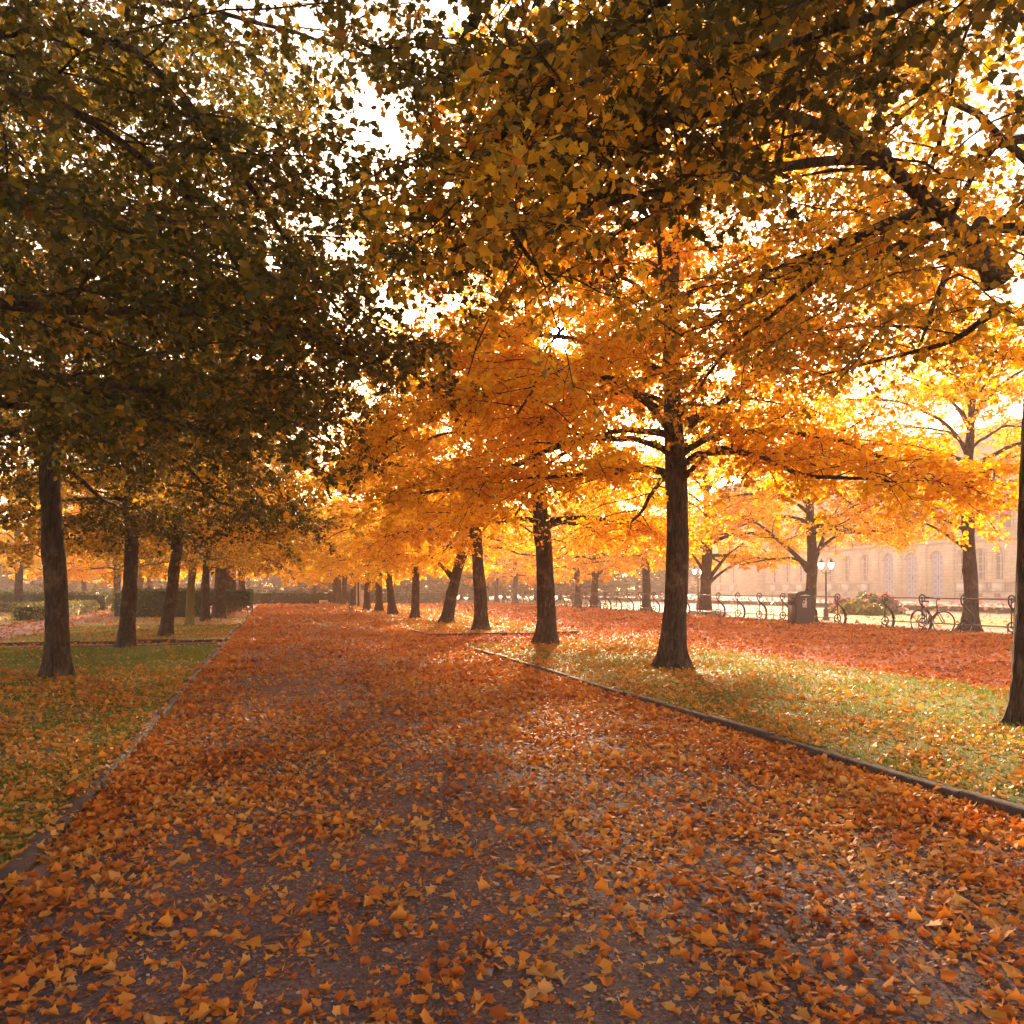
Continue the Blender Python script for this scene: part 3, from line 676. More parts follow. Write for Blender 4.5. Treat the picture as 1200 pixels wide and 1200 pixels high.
# grass
gb = MB()
for (x0, x1, y0, y1, den) in ((-6.4, -1.16, 2, 9, 1100), (-6.4, -1.16, 9, 19.4, 900), (4.12, 8.7, 1, 9, 1000), (4.12, 8.7, 9, 17.9, 750), (-6.3, -1.2, 21.2, 30, 380), (4.2, 8.3, 21.9, 32, 350)):
    n = int((x1 - x0) * (y1 - y0) * den); x = rf.uniform(x0, x1, n); y = rf.uniform(y0, y1, n)
    z = x * ST + y * CT; xc = x * CT - y * ST
    k = (z > 1.5) & (np.abs(xc / z) < .78) & (rf.random(n) < .35 + 1.1 * vnoise(x, y, .6, 9))
    bare = (x < 0) & (y < 9) & (x < -1.5) & (vnoise(x, y, .5, 12) < .62)
    k &= ~bare
    x, y = x[k], y[k]; n = len(x); a = rf.uniform(0, 6.28, n); w = .0035 + .0012 * y / 9
    h = rf.uniform(.025, .06, n); le = rf.normal(0, .022, (n, 2))
    v = np.stack([np.stack([x - np.cos(a) * w, y - np.sin(a) * w, np.full(n, .04)], -1), np.stack([x + np.cos(a) * w, y + np.sin(a) * w, np.full(n, .04)], -1), np.stack([x + le[:, 0], y + le[:, 1], .045 + h], -1)], 1)
    gb.add(v.reshape(-1, 3), np.arange(n * 3).reshape(-1, 3), rf.random(n))
tag(gb.build('grass', M['grass']), 'short green grass showing between the fallen leaves', 'grass', kind='stuff')

# ------------------------------------------------------------------ hedges and shrubs
def surf_leaves(b, x0, x1, y0, y1, z0, z1, den, size, jit, rng, faces='xXyYZ'):
    P = []; Nn = []
    for f in faces:
        if f in 'xX': A = (y1 - y0) * (z1 - z0); n = int(A * den); q = np.stack([np.full(n, x0 if f == 'x' else x1), rng.uniform(y0, y1, n), rng.uniform(z0, z1, n)], -1); nn = (-1 if f == 'x' else 1, 0, 0)
        elif f in 'yY': A = (x1 - x0) * (z1 - z0); n = int(A * den); q = np.stack([rng.uniform(x0, x1, n), np.full(n, y0 if f == 'y' else y1), rng.uniform(z0, z1, n)], -1); nn = (0, -1 if f == 'y' else 1, 0)
        else: A = (x1 - x0) * (y1 - y0); n = int(A * den); q = np.stack([rng.uniform(x0, x1, n), rng.uniform(y0, y1, n), np.full(n, z1)], -1); nn = (0, 0, 1)
        P.append(q + rng.normal(0, jit, q.shape)); Nn.append(np.tile(nn, (n, 1)))
    P = np.concatenate(P); Nn = np.concatenate(Nn); n = len(P)
    d = unit(rng.normal(0, 1, (n, 3)) + Nn * .5); up = Nn + rng.normal(0, .5, (n, 3))
    m = leafmesh(P, d, up, size * rng.uniform(.6, 1.3, n), 'kite', rng)
    b.add(m.v[0], m.f[0], m.t[0])
def hedge(x0, x1, y0, y1, h, mat, den, size, label, faces='xXyYZ', stems=False, z0=.05, name='clipped_hedge', group=None):
    b = MB(); surf_leaves(b, x0, x1, y0, y1, z0, h, den, size, size * .35, rf, faces)
    cx, cy = (x0 + x1) / 2, (y0 + y1) / 2
    root = empty(name, (cx, cy, 0), 0, label, 'hedge', group)
    b.v = [v - [cx, cy, 0] for v in b.v]
    b.build('foliage', mat, root)
    i = size * .5; c = MB(); c.box(x0 + i - cx, x1 - i - cx, y0 + i - cy, y1 - i - cy, z0 + (.25 if stems else 0), h - i)
    c.build('inner_twigs', M['hedge_core'], root)
    if stems:
        s = MB()
        for k in range(int((x1 - x0) / .28)):
            xx = x0 + .2 + k * .28 - cx; s.tube([(xx, -.3, 0), (xx + rf.normal(0, .04), -.25, .2), (xx + rf.normal(0, .06), -.2, .5)], [.016, .013, .01], 5)
        s.build('stem', M['bark'], root)
    return root
hedge(-3.0, -.95, 38.6, 39.7, 1.22, M['hedge'], 170, .085, 'dark green clipped hedge section with bare feet beside the avenue', stems=True, z0=.28)
hedge(-6.35, -3.0, 38.5, 39.7, 1.24, M['hedge'], 170, .085, 'dark green clipped hedge wall behind the left row of trunks')
hedge(-6.9, -6.36, 40, 52, 1.15, M['hedge_light'], 90, .1, 'yellowish hedge running back from the dark hedge corner')
hedge(-15, -9.1, 48.0, 48.6, .55, M['hedge_light'], 110, .1, 'low yellow green hedge at the end of the pink garden path')
hedge(-9.8, -9.1, 36, 47.9, .62, M['hedge_light'], 100, .1, 'low hedge edging the left of the pink garden path')
hedge(-20, -9.4, 52.0, 53, 1.0, M['hedge'], 60, .13, 'taller dark hedge behind the low yellow hedge')
hedge(-28, 15, 68.2, 69.4, 1.02, M['hedge'], 45, .16, 'long low hedge closing the far end of the avenue', 'yYZ')
hedge(-45, -6, 75, 76, 1.15, M['hedge'], 22, .2, 'long dark hedge far behind the garden on the left', 'yZ')
hedge(36, 37.2, 26, 100, .42, M['flower'], 10, .22, 'low reddish planted border between the palace lawns', 'xZ', name='planted_border')
def shrub(px, py, r, h, mat, label, fl=0, grp=None):
    b = at(px, py); rng = np.random.default_rng(int(px * 3)); r *= .85; h *= .8; n = int(900 * r)
    u = unit(rng.normal(0, 1, (n, 3))); u[:, 2] = np.abs(u[:, 2])
    lump = 1 + .22 * np.sin(u[:, 0] * 5 + px) * np.sin(u[:, 1] * 6 + px * 2) + rng.normal(0, .08, n)
    P = u * np.array([r, r, h]) * lump[:, None] * rng.uniform(.55, 1, (n, 1)) ** .4
    root = empty('flowering_shrub', b, 0, label, 'shrub', grp)
    leafmesh(P, unit(u + rng.normal(0, .6, (n, 3))), u + rng.normal(0, .5, (n, 3)), .16 * rng.uniform(.6, 1.2, n), 'lobe', rng).build('foliage', mat, root)
    if fl:
        k = rng.integers(0, n, fl); leafmesh(P[k] * 1.06, unit(u[k] + rng.normal(0, .6, (fl, 3))), u[k], .2 * rng.uniform(.6, 1.3, fl), 'lobe', rng).build('blossoms', M['flower'], root)
    s = MB(); s.tube([(0, 0, 0), (.03, 0, h * .3), (0, .04, h * .7)], [.05, .04, .02], 6); s.build('stem', M['bark'], root)
shrub(1033, 719, 1.1, 1.1, M['hedge'], 'rounded shrub with pink flowers right of the flower bed', 160)
shrub(1005, 720, 1.0, .85, M['hedge_light'], 'pale green low shrub in the middle of the flower bed', 20)
shrub(990, 719, .8, .9, M['hedge'], 'shrub with a few pink flowers at the left of the flower bed', 70)
shrub(1020, 721, .8, .55, M['hedge_light'], 'lowest yellow green shrub at the front of the flower bed')
shrub(1016, 716, .9, 1.25, M['hedge'], 'tallest dark shrub at the back of the flower bed', 15)

# ------------------------------------------------------------------ railing
M['iron'] = flat_mat('weathered_wrought_iron', (.022, .016, .016), .5, .3, .5, nscale=20, var=.4)
M['iron_bar'] = flat_mat('worn_iron_bar', (.16, .13, .125), .38, .7, .5, nscale=12, var=.3)
M['plinth'] = flat_mat('railing_stone_plinth', (.11, .085, .075), .85, nscale=5, var=.4, bump=.01)
XR = 19.1
def scroll_post():
    """one S-scroll bracket seen square to the rail: plane x-z, curling out to +x"""
    b = MB(); pts = []
    # top curl
    for a in np.linspace(math.radians(-70), math.radians(215), 20):
        rr = .09 + .035 * (a - math.radians(-70)) / 5; pts.append((.01 + rr * math.cos(a), .985 + rr * math.sin(a)))
    # S down and out to the foot
    S = [(-.105, .90), (-.06, .81), (.05, .72), (.15, .64), (.245, .55), (.315, .44), (.345, .30), (.335, .16), (.295, .045)]
    pts += S
    # continues as a loop under
    P = smooth_path([(x, 0, z) for x, z in pts], 64)
    t = np.linspace(0, 1, 64); R = .021 + .024 * np.clip((t - .35) / .4, 0, 1)
    b.tube(P, R, 8)
    foot = [(.315, .08), (.27, .0), (.18, -.03), (.08, -.01), (.02, .05)]
    b.tube(smooth_path([(x, 0, z + .04) for x, z in foot], 14), .02, 7)
    b.ring((.0, 0, .235), 'y', .13, .022, 26, 7)
    b.tube(smooth_path([(-.13, 0, .235), (-.135, 0, .13), (-.10, 0, .0)], 6), .013, 6)
    b.tube([(0, 0, .2), (0, 0, .985)], .019, 7)
    b.tube([(0, 0, .235), (.09, 0, .12), (.17, 0, .03)], .010, 6)
    for c in ((0, .235), (0, .985)): b.lathe([(0, -.035), (.03, -.03), (.036, 0), (.03, .03), (0, .035)], 10, (c[0], 0, c[1]))
    b.box(.26, .38, -.05, .05, 0, .03); b.box(-.17, -.05, -.05, .05, 0, .03)
    b.box(.19, .25, -.02, .02, .55, .60)
    return b
def railing(ys, label):
    root = empty('ornamental_railing', (XR, ys[0], .03), 0, label, 'railing', 'ornamental iron railing')
    sp = None
    for y in ys:
        if sp is None: sp = scroll_post().build('scroll_post', M['iron'], root, smooth=True); proto = sp
        else: sp = proto.copy(); COL.objects.link(sp); sp.parent = root
        sp.location = (0, y - ys[0], 0)
    a, e = 0, ys[-1] - ys[0]
    for z in (.985, .235):
        b = MB(); b.tube([(0, a + (.0), z), (0, (a + e) / 2, z), (0, e, z)], .019, 10); b.build('rail_bar', M['iron_bar'], root, smooth=True)
    return root
yr = [18.73 - 1.57 * k for k in range(-2, 9)]; yr = sorted([y for y in yr if y > 6])
railing(yr, 'near railing section right of the opening, with the bicycle leaning on it')
yl = [y_on(981.5, XR)]
while yl[-1] < 66: yl.append(yl[-1] + 1.6)
railing(yl, 'long railing section left of the opening, running off past the litter bin')
b = MB(); b.box(18.95, 19.6, 5, 68, -.02, .035); o = b.build('railing_plinth_kerb', M['plinth']); tag(o, kind='structure')
b = MB()   # earth mound at the foot of the forked tree
P = []
b.lathe([(1.35, -.02), (1.1, .08), (.7, .2), (.35, .27), (.01, .28)], 24); o = b.build('earth_mound', flat_mat('bare_earth', (.14, .09, .06), .9, nscale=9, bump=.02), smooth=True, loc=(XT, y_on(827, XT), 0)); tag(o, kind='structure')

# ------------------------------------------------------------------ litter bin
M['bin'] = flat_mat('dark_brown_bin_paint', (.032, .018, .024), .38, .2, .5, nscale=3, var=.15)
M['bin_side'] = flat_mat('worn_bin_panel', (.06, .04, .045), .45, .2, .5, nscale=3, var=.2)
M['white'] = flat_mat('white_print', (.78, .74, .74), .5, var=.05)
def litter_bin():
    p = at(933, 733.5); p = np.array([17.95, y_on(938, 17.95), 0])
    root = empty('litter_bin', p, math.radians(-5), 'dark brown domed litter bin with white pictogram beside the railing', 'litter bin')
    w, d, h = .34, .27, 1.1
    arc = [(w * math.cos(a), h + .12 * math.sin(a)) for a in np.linspace(0, math.pi, 13)]
    poly = [(-w, 0.0), (w, 0.0)] + arc
    def pr(b, poly, y0, y1):      # polygon in x-z, extruded in y
        q = MB(); q.prism(poly, y0, y1)
        for v, f, o_ in zip(q.v, q.f, np.r_[0, np.cumsum([len(t) for t in q.v])[:-1]]): b.add(v[:, [1, 0, 2]], (f - o_)[:, ::-1])
    b = MB(); pr(b, poly, -d, d); b.build('body', M['bin'], root)
    f = MB(); sc = [(x * .9, .04 + (z) * .945) for x, z in poly]; pr(f, sc, -d - .018, -d - .001); f.build('front_door', M['bin'], root)
    s = MB(); s.box(-w - .012, -w - .001, -d + .05, d - .05, .06, .72); s.box(-w - .05, -w - .001, -d + .1, d - .1, .8, 1.0); s.build('side_hatch', M['bin_side'], root)
    hd = MB(); hd.box(-.17, .17, -d - .05, -d - .019, 1.055, 1.075); hd.box(-.06, .06, -d - .05, -d - .019, 1.076, 1.095); hd.build('handle', M['white'], root)
    ft = MB(); ft.box(-w + .03, w - .03, -d + .03, d - .03, -.01, .0 - .001); ft.build('foot', M['bin_side'], root)
    # walking figure throwing litter into a basket
    g = MB(); y = -d - .022
    def seg(pts, r): 
        g.tube([(x, y, z) for x, z in pts], r, 6)
    seg([(.035, .90), (.03, .84), (.02, .78)], .022); seg([(.02, .78), (.055, .72), (.05, .64)], .014); seg([(.02, .78), (-.005, .71), (.03, .64)], .014)
    seg([(.03, .87), (-.02, .86), (-.055, .89)], .011); seg([(.035, .86), (.075, .82), (.06, .78)], .011)
    g.lathe([(0, -.026), (.02, -.018), (.026, 0), (.02, .018), (0, .026)], 10, (.04, y, .945))
    seg([(-.09, .80), (-.075, .64)], .009); seg([(-.02, .80), (-.035, .64)], .009); seg([(-.075, .64), (-.035, .64)], .009); seg([(-.09, .80), (-.02, .80)], .009)
    seg([(-.07, .76), (-.045, .68)], .006); seg([(-.04, .76), (-.06, .68)], .006); g.box(-.078, -.052, y - .008, y + .008, .855, .88)
    g.build('pictogram', M['white'], root)
litter_bin()

# ------------------------------------------------------------------ lamp posts
M['lamp_iron'] = flat_mat('grey_lamp_iron', (.12, .09, .10), .5, .5, .5, nscale=10)
def glow(name, col, st):
    m, t, out = nt(name); e = N(t, 'ShaderNodeEmission'); e.inputs[0].default_value = (*col, 1); e.inputs[1].default_value = st
    t.links.new(e.outputs[0], out.inputs[0]); return m
M['glow'] = glow('lit_lantern_glass', (1, .86, .66), 9)
def lamp():
    root = empty('street_lamp', (0, 0, 0), 0, '', 'street lamp', 'twin lantern lamps before the palace')
    b = MB(); b.lathe([(.14, 0), (.15, .06), (.12, .1), (.105, .14), (.105, .4), (.12, .43), (.08, .48), (.05, .55), (.04, .8), (.032, 1.4), (.028, 1.95), (.045, 1.97), (.03, 2.0), (.02, 2.08), (0, 2.1)], 14); b.build('pole', M['lamp_iron'], root, smooth=True)
    for s in (-1, 1):
        a = MB(); a.tube(smooth_path([(0, 0, 1.9), (s * .08, 0, 1.93), (s * .17, 0, 2.0), (s * .19, 0, 2.12)], 10), .014, 7); ar = a.build('arm', M['lamp_iron'], root, smooth=True)
    for s in (-1, 1):
        g = MB(); g.lathe([(.05, 2.13), (.085, 2.2), (.11, 2.32), (.105, 2.36), (0, 2.365)], 12, (s * .19, 0, 0)); gl = g.build('lantern_glass', M['glow'], root, smooth=True)
        c = MB(); c.lathe([(.13, 2.37), (.125, 2.39), (.07, 2.44), (.03, 2.48), (.015, 2.55), (0, 2.56)], 12, (s * .19, 0, 0)); c.build('cap', M['lamp_iron'], gl, smooth=True)
        c = MB(); c.lathe([(.02, 2.09), (.05, 2.11), (.052, 2.128), (0, 2.128)], 12, (s * .19, 0, 0)); c.build('holder', M['lamp_iron'], gl, smooth=True)
    return root
lp = lamp(); lp.location = at(968, 727); lp.rotation_euler = (0, 0, -.5); lp['label'] = 'twin lantern lamp glowing beyond the litter bin'
l2 = copy_tree(lp); l2.location = at(818, 717.5); l2.scale = (1.0,) * 3; l2['label'] = 'smaller looking twin lantern lamp beside the mound tree'
b = MB(); b.lathe([(.11, 0), (.09, .1), (.06, .5), (.05, 2.4), (.045, 3.4), (.05, 3.42), (0, 3.45)], 12)
rt = empty('lamp_pole', at(420, 713.5), 0, 'thin dark lamp pole among the far verge trees', 'lamp post')
b.build('pole', M['iron'], rt, smooth=True)
b = MB(); b.lathe([(.05, 3.46), (.16, 3.6), (.2, 3.85), (.05, 4.0), (0, 4.02)], 12); b.build('lantern', M['lamp_iron'], rt, smooth=True)

# ------------------------------------------------------------------ bicycle
M['rubber'] = flat_mat('black_tyre_rubber', (.02, .02, .02), .75)
M['black'] = flat_mat('black_bicycle_paint', (.025, .025, .032), .3, .3, .5)
M['steel'] = flat_mat('bright_bicycle_metal', (.45, .43, .43), .3, .9, .5)
def bicycle(steer=.0):
    root = empty('bicycle', (0, 0, 0), 0, '', 'bicycle', 'parked bicycles')
    R = .335; wb = 1.06
    BB = (.43, 0, .28); ST_ = (.33, 0, .74); HT = (.83, 0, .80); HB = (.875, 0, .64); RA = (0, 0, R); FA = (wb, 0, R)
    f = MB()
    for a, b_, r in ((BB, ST_, .019), (BB, HB, .026), (ST_, (HT[0], 0, .76), .02), ((HT[0] - .012, 0, .83), (HB[0], 0, .63), .026)): f.tube([a, b_], r, 9)
    for s in (-1, 1):
        f.tube([(BB[0], s * .02, BB[2]), (0, s * .06, R)], .011, 7); f.tube([(ST_[0], s * .015, ST_[2] - .02), (0, s * .06, R)], .009, 7)
    f.tube([(BB[0], -.045, BB[2]), (BB[0], .045, BB[2])], .028, 10)
    f.build('frame', M['black'], root, smooth=True)
    def wheel(parent, cx, cz):
        w = MB(); w.ring((0, 0, 0), 'y', R - .03, .010, 44, 6)
        w.tube([(0, -.05, 0), (0, .05, 0)], .02, 8)
        for k in range(28):
            a = k * 2 * math.pi / 28; s = .02 if k % 2 else -.02
            w.tube([(.02 * math.cos(a + .5), s, .02 * math.sin(a + .5)), ((R - .035) * math.cos(a), 0, (R - .035) * math.sin(a))], .0016, 3, cap=False)
        o = w.build('wheel', M['steel'], parent, smooth=True, loc=(cx, 0, cz))
        t = MB(); t.ring((0, 0, 0), 'y', R - .017, .019, 44, 8); t.build('tyre', M['rubber'], o, smooth=True)
        return o
    wheel(root, 0, R)
    m = MB(); m.ring((0, 0, R), 'y', R + .03, .012, 20, 5, math.radians(20), math.radians(190)); m.build('mudguard', M['black'], root, smooth=True)
    st = empty('steering', (.83, 0, .80)); st.parent = root; st.rotation_euler = (0, 0, steer)
    off = np.array([.83, 0, .80])
    k = MB()
    for s in (-1, 1): k.tube(np.array([(.872, s * .035, .63), (.885, s * .06, .6), (wb, s * .062, R)]) - off, .014, 8)
    k.tube(np.array([(.885, -.06, .61), (.885, .06, .61)]) - off, .016, 8)
    k.build('fork', M['black'], st, smooth=True)
    wheel(st, wb - .83, R - .80)
    h = MB(); h.tube(np.array([(.82, 0, .82), (.80, 0, .95), (.86, 0, 1.0)]) - off, .014, 8)
    h.tube(smooth_path(np.array([(.68, -.31, 1.03), (.80, -.24, 1.03), (.865, -.1, 1.0), (.87, 0, 1.0), (.865, .1, 1.0), (.80, .24, 1.03), (.68, .31, 1.03)]) - off, 24), .012, 8)
    h.build('handlebar', M['black'], st, smooth=True)
    for s in (-1, 1):
        g = MB(); g.tube(np.array([(.745, s * .274, 1.03), (.66, s * .322, 1.03)]) - off, .019, 8); g.build('grip', M['rubber'], st, smooth=True)
    s = MB(); s.tube([ST_, (.305, 0, .90)], .013, 8); s.build('seat_post', M['steel'], root, smooth=True)
    v = []; n = 14
    s = MB()
    prof = np.array([(-.13, .07, .0), (-.12, .085, .01), (-.04, .075, .012), (.03, .04, .005), (.12, .022, .0), (.15, .012, -.008)])
    rows = []
    for (x, w, z) in prof:
        a = np.linspace(0, 2 * np.pi, 10, endpoint=False); rows.append(np.stack([np.full(10, .30 + x), w * np.cos(a), .92 + z + .026 * np.sin(a)], -1))
    V = np.concatenate(rows); i = np.arange(5)[:, None] * 10; j = np.arange(10)[None]; kx = (j + 1) % 10
    s.add(V, np.stack([i + j, i + kx, i + 10 + kx, i + 10 + j], -1).reshape(-1, 4)); s.add(rows[0], np.arange(10)[None, ::-1]); s.add(rows[-1], np.arange(10)[None])
    s.build('saddle', M['rubber'], root, smooth=True)
    c = MB(); c.ring((BB[0], -.05, BB[2]), 'y', .095, .006, 26, 5); c.ring((BB[0], -.05, BB[2]), 'y', .055, .005, 20, 5); c.ring((0, -.05, R), 'y', .045, .006, 16, 5)
    c.tube([(BB[0], -.05, BB[2] + .095), (0, -.05, R + .045)], .005, 4); c.tube([(BB[0], -.05, BB[2] - .095), (0, -.05, R - .045)], .005, 4)
    c.tube([(BB[0], -.07, BB[2]), (BB[0] + .1, -.075, BB[2] - .135)], .011, 6); c.tube([(BB[0], .07, BB[2]), (BB[0] - .1, .075, BB[2] + .135)], .011, 6)
    c.build('crankset', M['steel'], root, smooth=True)
    for (x, y_, z) in ((BB[0] + .1, -.12, BB[2] - .135), (BB[0] - .1, .12, BB[2] + .135)):
        p = MB(); p.box(x - .04, x + .04, y_ - .045, y_ + .045, z - .01, z + .01); p.build('pedal', M['rubber'], root)
    b = MB(); b.tube([(.50, 0, .36), (.55, 0, .56)], .036, 10); b.tube([(.55, 0, .56), (.555, 0, .59)], .02, 8); b.build('bottle', M['steel'], root, smooth=True)
    b = MB(); b.ring((.02, -.07, .2), 'y', .04, .006, 12, 5); b.tube([(.38, .04, .27), (.34, .12, .02)], .007, 6); b.build('kickstand', M['steel'], root, smooth=True)
    return root
bk = bicycle()
# steering assembly folds into one part level: keep fork, wheel, handlebar as parts of the bicycle
def unfold(root):
    for st in [c for c in root.children if c.name.startswith('steering')]:
        for ch in list(st.children):
            ch.parent = root
            Mx = Matrix.Translation(st.location) @ st.rotation_euler.to_matrix().to_4x4() @ Matrix.Translation(ch.location)
            ch.location = Mx.to_translation(); ch.rotation_euler = st.rotation_euler
        bpy.data.objects.remove(st)
rw = at(1074.7, 741.3)
p1 = rw; a = math.radians(-90 - 9)
bk2 = copy_tree(bk)
for (o, st) in ((bk, .42), (bk2, .5)):
    for c in o.children:
        if c.name.startswith('steering'): c.rotation_euler = (0, 0, st)
unfold(bk); unfold(bk2)
bk.location = (rw[0], rw[1], .005); bk.rotation_euler = (math.radians(-4), 0, a); bk['label'] = 'black bicycle leaning on the railing at the far right'
q = at(408, 720.5); bk2.location = (q[0], q[1], .005); bk2.scale = (.66,) * 3; bk2.rotation_euler = (0, 0, math.radians(-90 - 16 + 26)); bk2['label'] = 'small distant bicycle parked by the left side of the far verge trees'

# ------------------------------------------------------------------ bits at the far end
M['stone_pale'] = flat_mat('pale_monument_stone', (.62, .56, .52), .8)
M['bench_white'] = flat_mat('white_painted_wood', (.75, .70, .66), .6)
q = at(379.5, 709); rt = empty('park_bench', q, .2, 'small white bench in front of the far hedge', 'bench'); rt.scale = (.45, .5, .45)
b = MB(); [b.box(-.75, .75, -.22 + k * .15, -.10 + k * .15, .42, .45) for k in range(3)]; b.build('seat', M['bench_white'], rt)
b = MB(); [b.box(-.75, .75, .24, .27, .52 + k * .13, .62 + k * .13) for k in range(3)]; b.build('backrest', M['bench_white'], rt)
for x in (-.65, .65):
    b = MB(); b.box(x - .03, x + .03, -.2, -.14, 0, .42); b.box(x - .03, x + .03, .18, .235, 0, .9); b.box(x - .03, x + .03, -.14, .18, .36, .41); b.build('leg', M['bench_white'], rt)
z = 58; q = cam2w((424 - 600) / F * z, z, 0); rt = empty('stone_urn', q, 0, 'pale stone urn on a pedestal behind the lamp pole', 'urn')
b = MB(); b.box(-.3, .3, -.3, .3, 0, .12); b.box(-.23, .23, -.23, .23, .12, .62); b.box(-.29, .29, -.29, .29, .62, .72); b.build('pedestal', M['stone_pale'], rt)
b = MB(); b.lathe([(.1, .72), (.08, .78), (.2, .86), (.3, 1.0), (.32, 1.12), (.25, 1.18), (.3, 1.22), (.0, 1.22)], 20); b.build('bowl', M['stone_pale'], rt, smooth=True)
z = 66; q = cam2w((419.5 - 600) / F * z, z, 0); rt = empty('stone_pillar', q, 0, 'tall pale stone pillar in the mist behind the lamp pole', 'pillar')
b = MB(); b.box(-.3, .3, -.3, .3, 0, .3); b.lathe([(.22, .3), (.2, .4), (.18, 2.6), (.22, 2.7)], 16); b.build('shaft', M['stone_pale'], rt)
b = MB(); b.box(-.27, .27, -.27, .27, 2.7, 2.85); b.build('cap', M['stone_pale'], rt)

# ------------------------------------------------------------------ palace
def stone_mat(name, c, bw=1.1, bh=.42):
    m, t, out = nt(name)
    p = N(t, 'ShaderNodeBsdfPrincipled'); p.inputs['Roughness'].default_value = .85; p.inputs['Specular IOR Level'].default_value = .2
    tc = N(t, 'ShaderNodeTexCoord'); sx = N(t, 'ShaderNodeSeparateXYZ'); cb = N(t, 'ShaderNodeCombineXYZ')
    t.links.new(tc.outputs['Object'], sx.inputs[0]); t.links.new(sx.outputs[1], cb.inputs[0]); t.links.new(sx.outputs[2], cb.inputs[1])
    br = N(t, 'ShaderNodeTexBrick'); br.inputs['Scale'].default_value = 1; br.inputs['Brick Width'].default_value = bw; br.inputs['Row Height'].default_value = bh
    br.inputs['Mortar Size'].default_value = .018; br.inputs['Color1'].default_value = (*c, 1); br.inputs['Color2'].default_value = (c[0] * .85, c[1] * .8, c[2] * .78, 1); br.inputs['Mortar'].default_value = (c[0] * .5, c[1] * .45, c[2] * .42, 1)
    t.links.new(cb.outputs[0], br.inputs['Vector'])
    nz = noise(t, tc.outputs['Object'], .8, 6, .65); r = ramp(t, [(.3, (.78, .74, .72)), (.7, (1.1, 1.1, 1.1))], nz.outputs['Fac'])
    t.links.new(mixc(t, 1, br.outputs['Color'], r.outputs[0], 'MULTIPLY'), p.inputs['Base Color'])
    t.links.new(bumpn(t, br.outputs['Fac'], -.6, .02).outputs[0], p.inputs['Normal'])
    t.links.new(p.outputs[0], out.inputs[0]); return m
M['stone'] = stone_mat('sandstone_blocks', (.56, .44, .32)); M['stone_trim'] = flat_mat('sandstone_trim', (.33, .24, .18), .8, nscale=2)
M['glass'] = flat_mat('dim_window_glass', (.03, .03, .05), .5, 0, .15); M['door'] = flat_mat('lilac_grey_door_paint', (.20, .22, .36), .6, nscale=2, var=.1)
M['door_trim'] = flat_mat('pale_door_moulding', (.50, .50, .58), .6); M['roof'] = flat_mat('palace_roof_slate', (.16, .13, .13), .7)
XP = 86.0
pal = empty('palace', (XP, 90, 0), 0, 'long hazy sandstone palace with arched windows and three tall lilac doors', 'building')
def PY(px): return y_on(px, XP) - 90
ya, yb = PY(1290), PY(834)
wins = [PY(p) for p in (1170, 1149, 1128, 1013, 991.5, 972.5, 955, 938, 922, 907, 858.5, 843)]
doors = [PY(p) for p in (1097, 1067, 1040)]
HP = 20.0
def arch(y, w, z0, z1, n=10):
    r = w / 2; return [(y - r, z0), (y + r, z0)] + [(y + r * math.cos(a), z1 - r + r * math.sin(a)) for a in np.linspace(0, math.pi, n)]
# wall with real openings: strips between openings
holes = sorted([(y, 1.35, 2.5, 6.4) for y in wins] + [(y, 2.3, .0, 6.5) for y in doors])
b = MB(); y0 = ya
for (y, w, z0, z1) in holes:
    b.box(0, 1.2, y0, y - w / 2, 0, 7.2)
    if z0 > 0: b.box(0, 1.2, y - w / 2, y + w / 2, 0, z0)
    r = w / 2
    arcp = [(y - r, 7.2), (y - r, z1 - r)] + [(y - r * math.cos(a), z1 - r + r * math.sin(a)) for a in np.linspace(0, math.pi, 10)][1:-1] + [(y + r, z1 - r), (y + r, 7.2)]
    b.prism(arcp[::-1], 0, 1.2)
    y0 = y + w / 2
b.box(0, 1.2, y0, yb, 0, 7.2); b.box(0, 1.2, ya, yb, 7.2, HP); b.box(1.25, 16, ya, yb, 0, HP - .1)
b.build('wall', M['stone'], pal)
yw0, yw1 = PY(897), PY(873)
b = MB(); b.box(-1.6, -.003, yw0, yw1, 0, HP - .4); b.build('projecting_bay', M['stone'], pal)
for z, d, t_ in ((7.35, .35, .4), (13.3, .3, .35), (HP - .5, .6, .55)):
    b = MB(); b.box(-d, -.004, ya, yw0 - .01, z, z + t_); b.box(-d, -.004, yw1 + .01, yb, z, z + t_); b.build('cornice', M['stone_trim'], pal)
b = MB(); b.box(-.18, -.003, ya, PY(1115), 0, .9); b.box(-.18, -.003, PY(1025), yw0, 0, .9); b.box(-.18, -.003, yw1, yb, 0, .9); b.build('plinth', M['stone_trim'], pal)
b = MB(); b.prism([(ya - .4, HP + .06), (yb + .4, HP + .06), (yb - 3, HP + 1.6), (ya + 3, HP + 1.6)], -.3, 15.5); b.build('roof', M['roof'], pal)
